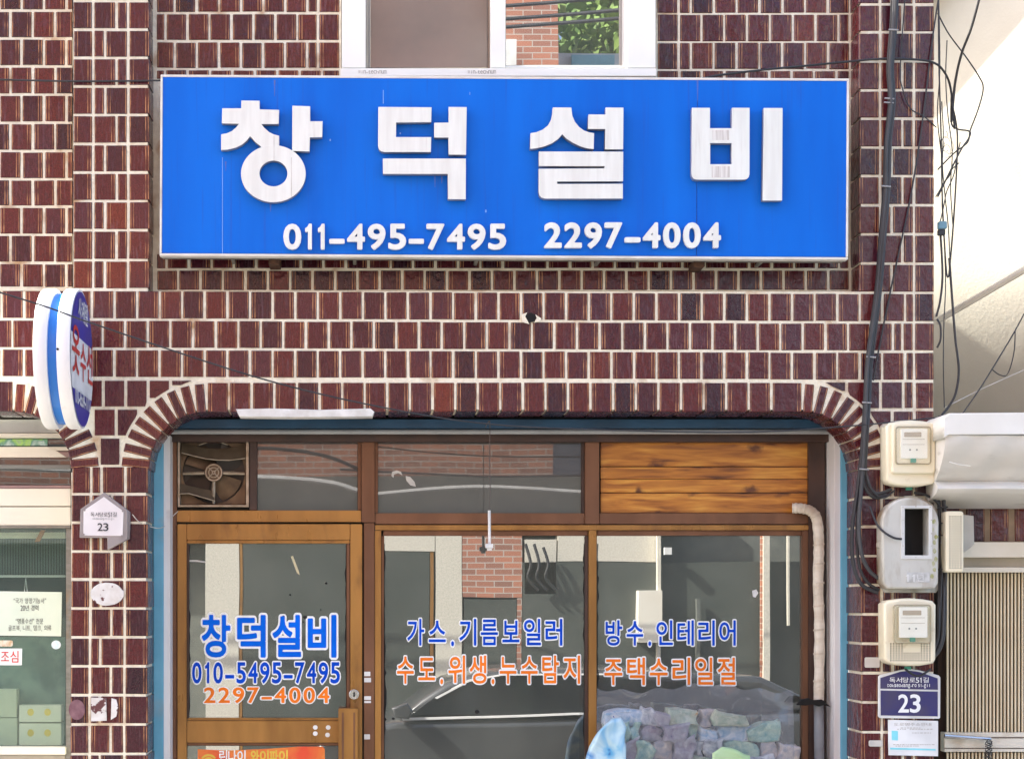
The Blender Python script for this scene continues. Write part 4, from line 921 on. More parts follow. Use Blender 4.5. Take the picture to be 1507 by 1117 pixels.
cable([(1022, 119, -.02), (1060, 111, -.03), (1127, 103, -.02), (1190, 97, -.015), (1250, 91, -.01), (1300, 87, -.03), (1345, 88, -.015), (1372, 92, -.015), (1388, 104, .0), (1399, 130, .05), (1405, 190, .05)], .0055, 'black cable running right from the top edge of the signboard')
cable([(1333, -20, -.02), (1325, 100, -.02), (1328, 130, -.02), (1340, 160, -.012), (1360, 172, -.012), (1378, 188, 0)], .003, 'thin loose wire on the tiles right of the cable bundle')
cable([(1384, -20, -.01), (1372, 60, -.012), (1356, 190, -.012), (1340, 290, -.012), (1322, 375, -.012), (1308, 440, -.012), (1296, 500, -.02), (1285, 560, -.03)], .0042, 'slim cable slanting down across the right pillar')
cable([(1446, -20, -.3), (1430, 40, -.2), (1415, 80, -.1), (1406, 120, 0), (1402, 160, .02), (1400, 180, .03)], .0065, 'thick black service cable entering from the top right')
cable([(1380, 20, .01), (1396, 50, .02), (1422, 85, .02), (1440, 112, .02), (1447, 130, .02), (1440, 160, .02), (1428, 192, .02), (1424, 210, .02), (1405, 225, .01), (1380, 250, 0)], .0035, 'looping wire against the cream wall near the top right')
cable([(1400, 140, .02), (1400, 180, .02), (1408, 190, .02), (1427, 194, .02), (1425, 205, .01), (1412, 225, .0), (1380, 290, 0)], .004, 'kinked black wire against the cream wall beside the pillar')
cable([(1381, 0, -.005), (1382, 100, -.005), (1385, 200, -.005), (1387, 300, -.005), (1392, 390, .0), (1395, 408, 0), (1398, 390, 0), (1405, 300, .01), (1409, 200, .01), (1400, 150, .01)], .004, 'long wire hanging in a loop down the pillar edge')
cable([(1383, 330, -.01), (1387, 400, -.01), (1384, 440, -.005), (1378, 466, 0)], .0055, 'black wire bowing off the pillar edge, upper one')
cable([(1379, 470, 0), (1384, 480, -.01), (1384, 500, -.01), (1379, 512, 0)], .005, 'short black wire bump on the pillar edge')
cable([(1397, 380, .0), (1402, 450, .0), (1406, 500, 0), (1411, 545, 0), (1406, 580, 0), (1395, 600, 0), (1386, 612, -.01), (1383, 630, -.02)], .006, 'black cable curving down to the corner of the pillar beside the cream wall')
cable([(1507, 462, .3), (1492, 490, .25), (1465, 535, .2), (1440, 575, .1), (1414, 612, -.05)], .0035, 'grey wire slanting across the cream wall above the canopy')
cable([(1494, 488, .22), (1492, 520, .2), (1483, 550, .2), (1472, 552, .2), (1459, 543, .2)], .003, 'loop of thin wire hanging on the cream wall')
cable([(1540, 530, .2), (1450, 570, .15), (1390, 600, .05)], .0018, 'very thin pale line across the cream wall', m_=CHK)
wv = thing('cable_bundle', 'bunch of black and white cables running down the corner of the right pillar', 'cable bundle', P(1386, 980, -.03))
for i, (dx, m_, r_) in enumerate(((-4, BLKP, .008), (0, STK, .006), (4, BLKP, .0085), (2, DG, .007), (-2, BLKP, .006))):
    pts = [(1385 + dx * .5, 612), (1386 + dx, 650), (1384 + dx * 1.2, 690), (1385 + dx, 730), (1388 + dx * 1.1, 780), (1389 + dx, 820), (1387 + dx, 860)]
    if m_ is not STK: pts += [(1386 + dx * 1.2, 900), (1384 + dx, 940), (1372 + dx, 965), (1350, 978)]
    else: pts = pts[:-2] + [(1386, 800)]
    add('cable', tube(spline([P(x, y, -.05 - .01 * math.sin(i * 2 + j)) for j, (x, y) in enumerate(pts)], 5), r_, 8), m_, wv, smooth=True)
for y in (702, 747, 770, 788, 838): add('tie', tube([P(1380, y, -.07), P(1395, y - 1, -.07)], .0035, 6), BLKP, wv)
for (lb, pts) in (('dark cable looping from the bundle under the top meter', [(1276, 700, -.06), (1284, 722, -.07), (1300, 732, -.06), (1316, 722, -.05)]),
                  ('loose cable end hanging over the grey meter box', [(1280, 745, -.05), (1290, 770, -.1), (1300, 782, -.14), (1315, 791, -.15), (1327, 793, -.15)]),
                  ('cable curling below the lowest meter onto the navy plate', [(1332, 984, -.08), (1345, 993, -.08), (1356, 993, -.08), (1370, 984, -.07)])):
    cable(pts, .0055, lb)
cable([(1345, 725, -.05), (1362, 728, -.06), (1378, 738, -.06), (1384, 752, -.05)], .006, 'thick black cable under the right side of the top meter')
wb = thing('wire_splice', 'tangle of thin wires with a small blue connector at the pillar edge', 'wire splice', P(1384, 345, -.02))
add('connector', wbox(*(P(1380, 330, -.03).x, P(1392, 330, -.03).x), -.05, -.02, P(0, 338, -.03).z, P(0, 327, -.03).z, .003), M('blue clamp', (.15, .3, .38), rough=.5), wb)
add('clamp', wbox(P(1380, 330, -.03).x, P(1390, 330, -.03).x, -.045, -.02, P(0, 347, -.03).z, P(0, 338.5, -.03).z, .003), BLKP, wb)
for i in range(9):
    cx, cy = 1390 + random.uniform(-4, 8), 208 + random.uniform(-14, 18); r_ = random.uniform(4, 11); a0 = random.uniform(0, 6)
    add('curl', tube([P(cx + r_ * .6 * math.cos(a0 + a * .5), cy + r_ * math.sin(a0 + a * .5), -.01 + .004 * math.sin(a)) for a in range(int(random.uniform(6, 12)))], .0012, 5), (BLKP, CHK)[i % 2], wb)
rw_ = random.Random(5)
for lb, x0_, x1_, ya, yb in (('fine wire hanging along the pillar edge, nearest to the tiles', 1380, 1384, -20, 300), ('fine wire crossing the splice tangle', 1386, 1396, 150, 380), ('fine slack wire left of the looping wire', 1393, 1402, 60, 330), ('fine wire running down beside the blue connector', 1388, 1391, 300, 600), ('fine slanting wire below the tangle', 1416, 1380, 210, 330), ('second fine slanting wire below the tangle', 1410, 1379, 240, 290)):
    cable([(x0_ + (x1_ - x0_) * t / 5 + rw_.uniform(-3, 3), ya + (yb - ya) * t / 5, -.01 + .02 * rw_.random()) for t in range(6)], .0028, lb)
cable([(195, 757, -.06), (205, 768, -.02), (222, 775, .1), (235, 777, .2), (245, 772, .3), (252, 762, .38), (262, 752, .39)], .0022, 'thin wire from the house number plate to the fan corner', m_=CHK)

# ------------------------------------------------------------------ neighbour on the right
CRW = M('cream rendered wall', (.52, .49, .42), (.46, .43, .365), rough=.85, scale=2, bump=.12, bscale=60, dirt=(.40, .36, .29), dscale=5, dstretch=(1, 1, .3), dlo=.62, dhi=.85)
nb = thing('rendered_building', 'cream rendered neighbouring building right of the tiled shop, with flared lower wall', 'building', (3.9, .8, 0))
A_, B_ = Vector((2.92, 1.35, 0)), Vector((5.0, -.314, 0)); dv = (B_ - A_); nrm = Vector((-.8, -.6 * dv.x / dv.x, 0)); nrm = Vector((dv.y, -dv.x, 0)).normalized()
bm = bmesh.new(); prof = []
for i in range(41):
    z = 1.9 + (5.6 - 1.9) * i / 40
    t_ = max(0, (3.9 - z)); off = -.34 * t_ ** 1.6 if z > 2.4 else -.34 * 1.5 ** 1.6
    prof.append((z, off))
rows = [[bm.verts.new(A_ + dv * u + nrm * o_ + Vector((0, 0, z))) for z, o_ in prof] for u in [q / 12 for q in range(-3, 13)]]
for a, b_ in zip(rows, rows[1:]):
    for j in range(40): bm.faces.new((a[j], b_[j], b_[j + 1], a[j + 1]))
me = newmesh(bm)
for p_ in me.polygons:
    break
w_o = add('wall', me, CRW, nb, smooth=True)
def W(px, py):
    d = Vector(((px - CX) / (S * D), 1, (CY - py) / (S * D))); o_ = Vector((0, -D, EYE)); t_ = (A_ - o_).dot(nrm) / d.dot(nrm); return o_ + d * t_
a, b_ = W(1385, 165), W(1510, 25); d_ = b_ - a; a = a - d_ * 1.2; b_ = b_ + d_ * .5
bm = bmesh.new(); q = [a + SUN * .5, b_ + SUN * .5, b_ + SUN * .5 + Vector((-.15, .1, .9)), a + SUN * .5 + Vector((-.15, .1, .9))]
vs = [bm.verts.new(v) for v in q]; f_ = bm.faces.new(vs); ex = bmesh.ops.extrude_face_region(bm, geom=[f_])
for v in [g_ for g_ in ex['geom'] if isinstance(g_, bmesh.types.BMVert)]: v.co += Vector((-.04, .05, .03))
add('shadow_slab', newmesh(bm), CRW, nb)  # unseen slab, shaped along the sun to shade the wall's upper left
cable([(1376, 474, .35), (1440, 437, .25), (1530, 384, .05)], .017, 'pale conduit slanting upward across the cream wall', n_='conduit', m_=M('pale conduit', (.62, .56, .45), rough=.5), sub=2)
# canopy
cv = thing('canopy', 'white boxed canopy with dented grey white rolled underside right of the meters', 'canopy', P(1450, 742, -.1))
CAN = M('white canopy sheet', (.84, .82, .77), (.76, .73, .66), rough=.5, scale=3, bump=.2, bscale=15, dirt=(.5, .45, .36), dscale=6, dlo=.62, dhi=.85)
CAN2 = M('dirty white sheet', (.74, .71, .65), (.62, .59, .53), rough=.5, scale=3, stretch=(.4, 1, 1), bump=.35, bscale=14, dirt=(.4, .36, .3), dscale=9, dstretch=(.5, 1, 2), dlo=.6, dhi=.8)
add('fascia', shape([[(1389, 614), (1398, 608), (1640, 606), (1640, 638), (1396, 640), (1389, 645)]], -.3, .5, .005), CAN, cv)
zt = P(0, 641, -.28).z; bm = bmesh.new(); rows = []
for i in range(25):
    t_ = i / 24; row_ = []
    for j in range(40):
        px = 1391 + j * 6.5; a = math.pi * t_
        if t_ < .62: y = -.285 + .17 * (1 - math.cos(t_ / .62 * math.pi / 2.15))
        elif t_ < .74: y = -.125 - .06 * math.sin((t_ - .62) / .12 * math.pi / 2)
        else: y = -.185 + .33 * (1 - math.cos((t_ - .74) / .26 * math.pi / 2.1))
        py = 641 + 100 * t_ ** .95
        n_ = .006 * math.sin(px * .11 + t_ * 6) + .006 * math.sin(px * .043 + t_ * 15) * (1 if t_ > .4 else .3)
        y += n_; 
        v = P(px, py, -.28); row_.append(bm.verts.new((v.x, y, v.z)))
    rows.append(row_)
for a, b_ in zip(rows, rows[1:]):
    for j in range(39): bm.faces.new((a[j], a[j + 1], b_[j + 1], b_[j]))
ex = bmesh.ops.extrude_edge_only(bm, edges=[e for e in bm.edges if e.is_boundary])
for v in [g_ for g_ in ex['geom'] if isinstance(g_, bmesh.types.BMVert)]: v.co.y = .16
add('roll', newmesh(bm), CAN2, cv, smooth=True)
add('crack', tube([P(1397, 680, -.3), P(1412, 684, -.3), P(1428, 686, -.3)], .0025, 5), M('crack fill', (.75, .72, .65), rough=.8), cv)
# tiles, lintel and slatted shutter under the canopy
rt = thing('tiled_wall', 'short row of very dark tiles under the canopy on the far right', 'wall', P(1450, 797, .2))
add('mortar_bed', pbox(1378, 690, 1700, 797, .2 + g, .45), M('dark joint', (.35, .25, .17), rough=.9, scale=20), rt)
x = 1384
while x < 1640:
    tile(rt, x + 3, 745, x + 30, 796, .2); tile(rt, x + 3, 700, x + 30, 742, .2); x += 35.5
sh = thing('slatted_shutter', 'cream shutter of narrow vertical slats in a white frame at the lower right', 'shutter', P(1450, YG, .22))
CRF = M('cream painted steel', (.8, .74, .62), (.72, .65, .52), rough=.5, scale=5, dirt=(.5, .4, .28), dlo=.66)
PB('lintel', 1430 - 52, 797.5, 1700, 820, .14, .4, CRF, sh); PB('soffit_shade', 1378, 820.5, 1700, 834, .2, .4, M('beige soffit shade', (.55, .48, .37), rough=.7), sh)  # the lintel's shade below it is put into the lower board's beige
PB('top_rail', 1390, 834.5, 1700, 842, .15, .3, CRF, sh); PB('back_plate', 1380, 842.5, 1700, YG, .26, .4, M('brown backing', (.03, .014, .008), rough=.9), sh)
SLT = M('tan slat', (.9, .78, .56), (.82, .68, .46), rough=.4)
x = 1394.0
sm = None
while x < 1640:
    for (ya, yb) in ((843, 1077), (1107, YG)):
        a = P(x, yb, .22); c = P(x + 2.3, ya, .22)
        add('slat', wbox(a.x, c.x, .222, .236, a.z, c.z, .001), SLT, sh)
    x += 5.25
PB('cross_rail', 1390, 1077.5, 1700, 1106, .2, .28, CRF, sh); PB('cross_groove', 1390, 1084, 1700, 1086, .198, .21, BROWN, sh); PB('cross_groove', 1390, 1100, 1700, 1101.5, .198, .21, BROWN, sh)
add('bolt_rod', tube([P(1390, 1082, .17), P(1458, 1087, .17)], .009, 8), M('chrome', (.7, .7, .7)), sh, smooth=True)
pd = thing('chain_lock', 'small dark chain hanging at the end of the shutter bolt', 'chain', P(1457, 1117, .15))
for i in range(9): add('link', tube([P(1455 + 4 * math.cos(a * .9) + random.uniform(-2, 2), 1090 + i * 3.2 + 3 * math.sin(a * .9), .15 + .006 * math.sin(a)) for a in range(8)], .0022, 5), BLKP, pd)

# ------------------------------------------------------------------ neighbour shop on the left
ls = thing('tailor_shop_window', 'cream framed tailor shop window at the left edge with notices on the glass', 'shop window', P(30, YG, .3))
def lf(n_, a, b_, c, d_, m_, Y=.3, dep=.05, bev=.002): return PB(n_, a, b_, c, d_, Y, Y + dep, m_, ls, bev)
def print_mat(name, cols, sc_=9):
    m = bpy.data.materials.new(name); m.use_nodes = True; t = m.node_tree; n = t.nodes; l = t.links; b = n['Principled BSDF']; b.inputs['Roughness'].default_value = .35
    geo = n.new('ShaderNodeNewGeometry'); no = n.new('ShaderNodeTexNoise'); no.inputs['Scale'].default_value = sc_; no.inputs['Detail'].default_value = 3; no.inputs['Distortion'].default_value = .7
    l.new(geo.outputs['Position'], no.inputs['Vector']); cr = n.new('ShaderNodeValToRGB'); e = cr.color_ramp.elements
    e[0].position = .25; e[0].color = (*cols[0], 1); e[1].position = .75; e[1].color = (*cols[-1], 1)
    for i, c in enumerate(cols[1:-1]): x = e.new(.3 + .42 * i / max(1, len(cols) - 2)); x.color = (*c, 1)
    l.new(no.outputs[0], cr.inputs[0]); l.new(cr.outputs[0], b.inputs['Base Color']); return m
GREYR = M('light grey shutter box', (.55, .56, .55), (.47, .48, .47), rough=.45, scale=4); DP = M('dusty pink rail', (.4, .26, .25), rough=.5); CRP = M('cream panel', (.84, .8, .7), (.79, .74, .63), rough=.45, scale=3)
lf('shutter_box', -160, 617.5, 112, 637, GREYR, .27, .1); lf('shutter_lip', -160, 637.5, 112, 643, CRP, .26, .1)
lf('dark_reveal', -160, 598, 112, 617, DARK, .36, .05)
lf('transom_pane', -160, 645, 104, 713, glass_mat('left transom glass', (.05, .056, .055), .1), .33, .006, 0)
add('white_reflection', shape([[(-160, 658), (70, 657.5), (84, 664), (98, 673), (-160, 673)]], .318, .01), CRP, ls)  # reflections in the transom glass, built as flat pale pieces here and below
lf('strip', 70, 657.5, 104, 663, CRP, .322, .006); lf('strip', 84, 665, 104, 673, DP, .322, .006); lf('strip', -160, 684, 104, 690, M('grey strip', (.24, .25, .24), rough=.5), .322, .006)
GP = print_mat('green reflection', [(.2, .45, .42), (.5, .62, .6), (.12, .3, .24), (.35, .6, .15), (.3, .42, .34)], 14)
lf('reflection_strip', -160, 646, 70, 656, GP, .322, .005)  # green reflection in the glass, painted as a strip
lf('rail', -160, 714, 104, 718.5, DP, .3); lf('panel', -160, 719, 104, 744.5, CRP, .29); lf('panel', -160, 746, 104, 773, CRP, .29); lf('rail', -160, 773.5, 104, 777, ALU, .285)
BACK = M('dim shop interior', (.035, .04, .04), (.06, .065, .06), rough=.9, scale=4)
lf('jamb', 97, 777.5, 106, YG, ALU, .3)
lf('window_pane', -160, 777.5, 96.5, 1098, clear_mat('greenish window glass', (.86, .92, .88), .13, .04, (.3, .42, .38)), .33, .006, 0)
lf('sill', -160, 1099, 96.5, 1110, CRP, .27, .08); lf('lower_panel', -160, 1110.5, 96.5, YG, PVCD, .31, .05)
lf('blind_rail', -160, 783, 96, 792, CRP, .4, .03); lf('blind_rail', -160, 846, 96, 849.5, STK, .4, .02)
lf('interior_back', -160, 777, 112, YG, BACK, .95, .02)
for i in range(40):
    x = -60 + i * 4; lf('blind_slat', x, 793, x + 2.3, 845, M('grey green blind', (.14, .17, .165), (.09, .11, .11), rough=.7), .42, .004, 0)
lf('window_film', -160, 937, 96, 1098, M('teal window film', (.06, .125, .12), (.16, .25, .225), rough=.6, scale=7, detail=8, lo=.4, hi=.6), .44, .004, 0)
pn = thing('paper_notice', 'large pale green handwritten paper notice hanging in the left shop window', 'notice', P(40, 935, .32))
PAP = M('pale green paper', (.72, .8, .68), (.66, .75, .63), rough=.7, scale=4)
add('sheet', shape([[(-60, 869), (91, 871), (90, 936), (-60, 934)]], .322, .003), PAP, pn)
for a_, t_, x0_, x1_, yy in ((0, '“국가 양장기능사”', 20, 68, 880), (0, '20년 경력', 30, 57, 890.5), (0, '“명품수선” 전문', 23, 64, 910), (0, '골프복, 니트, 밍크, 의류', 12, 76, 920)):
    lettering(t_, x0_, yy, x1_, yy + 8, .3212, [INK], pn, weight=0, gap=.1, widths={'“': .4, '”': .4, '2': .6, '0': .6, ',': .3, ' ': .4}, name='small_letter')
for x in (36, 40): add('string', tube([P(x, 870, .325), P(38, 850, .4)], .0015, 5), STK, pn)
cn = thing('caution_sticker', 'white sticker with red Korean writing cut by the left picture edge', 'sticker', P(8, 978, .32))
add('sheet', shape([[(-40, 954), (32.5, 954), (32, 978.5), (-40, 978.5)]], .323, .002), WV, cn)
lettering('난조심', -13, 958, 28, 975, .3222, [RED], cn, weight=.005)
tag(add('round_sticker', shape([ell(82.5, 948.5, 7, 6.5, 22)], .322, .002), M('pale blue sticker', (.6, .78, .85), (.8, .85, .86), rough=.5, scale=60)), 'small round pale blue sticker on the left shop window', 'sticker')
tag(add('orange_sticker', shape([rr(-10, 942, 19, 951, 3)], .322, .002), M('brownish sticker', (.6, .4, .22), (.75, .7, .6), rough=.5, scale=80, stretch=(1, 1, .5))), 'brown and cream oblong sticker above the red lettered sticker', 'sticker')
BOXM = M('pale carton', (.62, .62, .5), (.5, .52, .44), rough=.7, scale=6); YEL = M('yellow print', (.75, .65, .12))
def carton(a, b_, c, d_, lb, n_='carton', deco=False):
    t = thing(n_, lb, 'box', P((a + c) / 2, d_, .36)); add('box_body', pbox(a, b_, c, d_, .345, .425, .002), BOXM if not deco else M('white carton', (.82, .78, .7), (.72, .7, .62), rough=.6, scale=5), t)
    if deco:
        for x in (a + 17, a + 42): add('printed_flower', shape([ell(x, (b_ + d_) / 2 - 2, 5, 5.5, 10)], .3445, .0006), YEL, t)
carton(28, 1037, 90, 1062, 'upper pale carton with yellow flowers inside the left shop window', deco=True); carton(28, 1064, 90, 1096, 'lower pale carton with yellow flowers inside the left shop window', deco=True)
carton(-40, 1056, 25, 1096, 'plain beige carton at the bottom of the left shop window'); carton(-40, 1014, 24, 1055, 'plain beige carton stacked second in the left shop window')
tag(add('orange_strap', shape([[(60, 780), (67, 780), (58, 797), (51, 797)]], .36, .01), M('orange cloth', (.5, .18, .06), rough=.8)), 'short orange strap seen through the top of the left shop window', 'strap')

# ------------------------------------------------------------------ packets and bags standing in for a blurred colour patch by the right pane
def crumple(pts, Y, depth, mat, lb, cat, n_, amp=.02, seed=1):
    rnd = random.Random(seed); me = shape([pts], Y, depth, min(depth * .3, .02)); bm = bmesh.new(); bm.from_mesh(me)
    bmesh.ops.triangulate(bm, faces=bm.faces[:]); bmesh.ops.subdivide_edges(bm, edges=bm.edges[:], cuts=3, use_grid_fill=True)
    from mathutils import noise
    for v in bm.verts: v.co += Vector(noise.noise_vector(v.co * 9 + Vector((seed * 3, 0, 0)))) * amp
    return tag(add(n_, newmesh(bm), mat, smooth=True), lb, cat)
def print_mat(name, cols, sc_=9):
    m = bpy.data.materials.new(name); m.use_nodes = True; t = m.node_tree; n = t.nodes; l = t.links; b = n['Principled BSDF']; b.inputs['Roughness'].default_value = .35
    geo = n.new('ShaderNodeNewGeometry'); no = n.new('ShaderNodeTexNoise'); no.inputs['Scale'].default_value = sc_; no.inputs['Detail'].default_value = 3; no.inputs['Distortion'].default_value = .7
    l.new(geo.outputs['Position'], no.inputs['Vector']); cr = n.new('ShaderNodeValToRGB'); e = cr.color_ramp.elements
    e[0].position = .25; e[0].color = (*cols[0], 1); e[1].position = .75; e[1].color = (*cols[-1], 1)
    for i, c in enumerate(cols[1:-1]): x = e.new(.3 + .42 * i / max(1, len(cols) - 2)); x.color = (*c, 1)
    l.new(no.outputs[0], cr.inputs[0]); l.new(cr.outputs[0], b.inputs['Base Color']); return m
PR2 = print_mat('blue bag film', [(.03, .14, .4), (.1, .38, .65), (.5, .68, .75), (.05, .22, .5)], 8)
PK = [[(.04, .12, .4), (.7, .72, .75), (.1, .3, .5)], [(.45, .14, .1), (.6, .5, .42), (.2, .22, .3)], [(.06, .3, .16), (.5, .62, .45), (.1, .3, .3)], [(.2, .2, .26), (.75, .75, .76), (.12, .14, .2)], [(.05, .06, .14), (.22, .18, .24), (.42, .4, .42)], [(.6, .28, .05), (.55, .55, .4), (.2, .3, .2)]]
PKM = [print_mat('printed packet', c, 26) for c in PK]
crate = thing('wooden_crate', 'low wooden crate under the packets in front of the right window pane', 'crate', P(1000, YG, .2))
for i in range(6): PB('slat', 890, 1150 + i * 50, 1160, 1190 + i * 50, .1, .12, M('crate wood', (.3, .2, .1), rough=.8), crate)
PB('top', 885, 1140, 1165, 1149, .09, .34, MATS['crate wood'], crate)
from mathutils.noise import noise_vector as noise_vec
PN = ['blue and grey', 'reddish brown', 'pale green', 'grey and white', 'dark purple', 'orange and olive']
rp = random.Random(11)
for r_, (yb, hh, lim) in enumerate(((1139, 24, 1150), (1114, 26, 1146), (1087, 22, 1120), (1064, 19, 1085))):
    x = 886 + rp.uniform(0, 6); n_ = 0
    while x < lim:
        w_ = rp.choice((16, 22, 30, 42, 50)) * rp.uniform(.8, 1.1); h_ = hh * rp.uniform(.7, 1.1); Yp = .12 + rp.uniform(0, .07); ci = rp.randrange(6)
        j_ = lambda v: rp.uniform(-v, v)
        pg = [(x + j_(5), yb - h_ + j_(6)), (x + w_ * .4, yb - h_ + j_(5)), (x + w_ + j_(5), yb - h_ + j_(6)), (x + w_ + j_(5), yb - h_ * .4), (x + w_ + j_(4), yb + 4), (x + w_ * .5, yb + 5), (x + j_(4), yb + 4), (x + j_(5), yb - h_ * .5)]
        me = shape([pg], Yp, .1, .012); bm = bmesh.new(); bm.from_mesh(me); bmesh.ops.triangulate(bm, faces=bm.faces[:]); bmesh.ops.subdivide_edges(bm, edges=bm.edges[:], cuts=2, use_grid_fill=True)
        for v in bm.verts: v.co += Vector(noise_vec(v.co * 22)) * .012
        bpy.data.meshes.remove(me); me = newmesh(bm); n_ += 1
        tag(add('packet', me, PKM[ci], smooth=True), '%s packet, %s from the left in the %s row of the stand-in pile' % (PN[ci], ('first', 'second', 'third', 'fourth', 'fifth', 'sixth', 'seventh', 'eighth', 'ninth', 'tenth', 'eleventh', 'twelfth', 'thirteenth', 'fourteenth')[n_ - 1], ('bottom', 'second lowest', 'third lowest', 'top')[r_]), 'packet', 'packets standing in for a blurred colour patch'); x += w_ + .8
bm = bmesh.new(); NX, NY = 40, 16; gr = []
from mathutils import noise as mn
for j in range(NY + 1):
    rw = []
    for i in range(NX + 1):
        px = 878 + 290 * i / NX; py0 = 1012 + 5 * math.sin(i * .21) + 3 * math.sin(i * .9); py = py0 + (1150 - py0) * j / NY
        v = P(px, py, .085); v.y += .022 * mn.noise(v * 9) - .004 * j / NY; rw.append(bm.verts.new(v))
    gr.append(rw)
for a, b_ in zip(gr, gr[1:]):
    for i in range(NX): bm.faces.new((a[i], a[i + 1], b_[i + 1], b_[i]))
tag(add('blur_sheet', newmesh(bm), clear_mat('cloudy blur film', (.85, .87, .9), .04, .2, (.40, .41, .46)), smooth=True), 'cloudy clear sheet added to blur the pile of packets', 'plastic sheet')  # hazy sheet added to soften and blur the packets behind it
crumple([(862, 1117), (868, 1096), (884, 1078), (898, 1062), (912, 1060), (922, 1072), (925, 1100), (920, 1300), (856, 1300)], .0, .07, PR2, 'crumpled light blue stand-in bag at the bottom of the window post', 'bag', 'plastic_bag', .03, 5)
crumple([(1050, 1108), (1062, 1099), (1085, 1102), (1108, 1111), (1112, 1300), (1045, 1300)], .01, .06, M('pale green bag', (.35, .55, .26), (.45, .6, .36), rough=.5), 'pale green stand-in bag lying before the covered packets', 'bag', 'plastic_bag', .02, 7)

# ------------------------------------------------------------------ the street side opposite (seen mirrored in the panes)
YM = .43
def RP(px, py, Yr, Ym=YM):
    """a point standing at real depth Yr whose mirror image in the shop glass shows at that picture position"""
    q = P(px, py, 2 * Ym - Yr); return Vector((q.x, Yr, q.z))
def rbox(x0, y0, x1, y1, Yr, dep, bev=0, Ym=YM):
    a = RP(x0, y1, Yr, Ym); b_ = RP(x1, y0, Yr, Ym); return wbox(a.x, b_.x, Yr - dep, Yr, max(a.z, .02), b_.z, bev)
def brickmat(name, c1, c2, mo):
    m = bpy.data.materials.new(name); m.use_nodes = True; t = m.node_tree; n = t.nodes; l = t.links; b = n['Principled BSDF']; b.inputs['Roughness'].default_value = .85
    geo = n.new('ShaderNodeNewGeometry'); sx = n.new('ShaderNodeSeparateXYZ'); cx_ = n.new('ShaderNodeCombineXYZ'); l.new(geo.outputs['Position'], sx.inputs[0]); l.new(sx.outputs['X'], cx_.inputs[0]); l.new(sx.outputs['Z'], cx_.inputs[1])
    br = n.new('ShaderNodeTexBrick'); br.inputs['Scale'].default_value = 1; br.inputs['Brick Width'].default_value = .21; br.inputs['Row Height'].default_value = .07; br.inputs['Mortar Size'].default_value = .006
    br.inputs['Color1'].default_value = (*c1, 1); br.inputs['Color2'].default_value = (*c2, 1); br.inputs['Mortar'].default_value = (*mo, 1); l.new(cx_.outputs[0], br.inputs['Vector']); l.new(br.outputs[0], b.inputs['Base Color']); return m
OB = brickmat('red brick across the street', (.5, .2, .12), (.3, .14, .1), (.5, .45, .4))
STN = M('granite pilaster', (.72, .68, .58), (.58, .55, .47), rough=.8, scale=50); DGL = M('dark shop glass across', (.09, .10, .09), (.07, .08, .07), rough=.3, scale=2); DWL = M('grey wall across', (.16, .17, .15), (.12, .13, .12), rough=.8)
Yo = -10.5
op_ = thing('brick_building', 'red brick building with granite pilasters across the street, mirrored in the shop panes', 'building', (-1, Yo - 3, 0))
x_end = RP(825, 0, Yo, .2).x
add('wall', wbox(-9, x_end, Yo - 6, Yo - .3, RP(0, 770, Yo).z, 11), OB, op_)
add('wall', wbox(-9, 9, Yo - 6, Yo - .35, .01, RP(0, 771, Yo).z), DWL, op_)
def ob(n_, q, dep, m_, Yr=Yo): return add(n_, rbox(*q, Yr, dep), m_, op_)
ob('pilaster', (303, 775, 352, 1500), .3, STN); ob('pilaster', (640, 775, 679, 1500), .3, STN); ob('beam', (540, 775, 639, 811), .3, STN); ob('beam', (353, 700, 1000, 774), .25, DWL)
ob('beam', (822, 775, 966, 826), .3, STN); ob('beam', (-100, 775, 302, 800), .3, DWL)
ob('door_frame', (353, 776, 357, 1500), .32, GOLD); ob('door_frame', (632, 812, 637, 1500), .25, GOLD)
ob('shop_glass', (358, 776, 539, 1500), .2, DGL); ob('shop_glass', (545, 812, 631, 1500), .15, DGL)
ob('brick_panel', (680, 776, 768, 879), .3, OB); ob('brick_panel', (761, 880, 768, 1500), .3, OB); ob('door', (682, 882, 760, 1500), .22, DGL)
ob('shop_glass', (769, 827, 1500, 1500), .1, DGL)
ob('window_panel', (772, 793, 820, 874), .34, STN); ob('drainpipe', (967, 776, 972, 1010), .1, STN, Yo + .12); ob('utility_cabinet', (940, 868, 974, 944), .2, CRP, Yo + .2); ob('lamp_box', (978, 805, 988, 815), .1, STK, Yo + .2)
ob('drainpipe', (1124, 780, 1133, 1500), .1, STN, Yo + .15); ob('drainpipe', (1159, 780, 1162, 920), .05, STN, Yo + .15); ob('copper_pipe', (1120, 780, 1123, 1500), .05, OB, Yo + .1); ob('post', (1025, 880, 1030, 1110), .1, DWL, Yo + .15)
for a in ((773, 800), (786, 800), (800, 805)): add('cable', tube(spline([RP(a[0], a[1], Yo + .1), RP(a[0] + 8, 830, Yo + .14), RP(a[0] + 4, 850, Yo + .12), RP(a[0] + 20, 868, Yo + .1)], 4), .02, 6), BLKP, op_)
add('awning', rbox(700, 60, 760, 100, Yo + .1, .3, Ym=.2), STK, op_)
for (a, b_, c) in ((((-80, 690), (410, 702), (530, 722)), .03, STK), (((540, 728), (700, 716), (860, 724)), .025, STK), (((-50, 660), (400, 660), (530, 690)), .02, BLKP), (((500, 690), (700, 700), (900, 698)), .012, BLKP)):
    tag(add('street_cable', tube(spline([RP(*p, -9.6) for p in a], 5), b_, 6), c), {.03: 'pale overhead cable across the street, mirrored in the left transom', .025: 'pale overhead cable mirrored in the middle transom', .02: 'black overhead cable mirrored in the left transom', .012: 'thin black overhead cable mirrored in the middle transom'}[b_], 'cable')
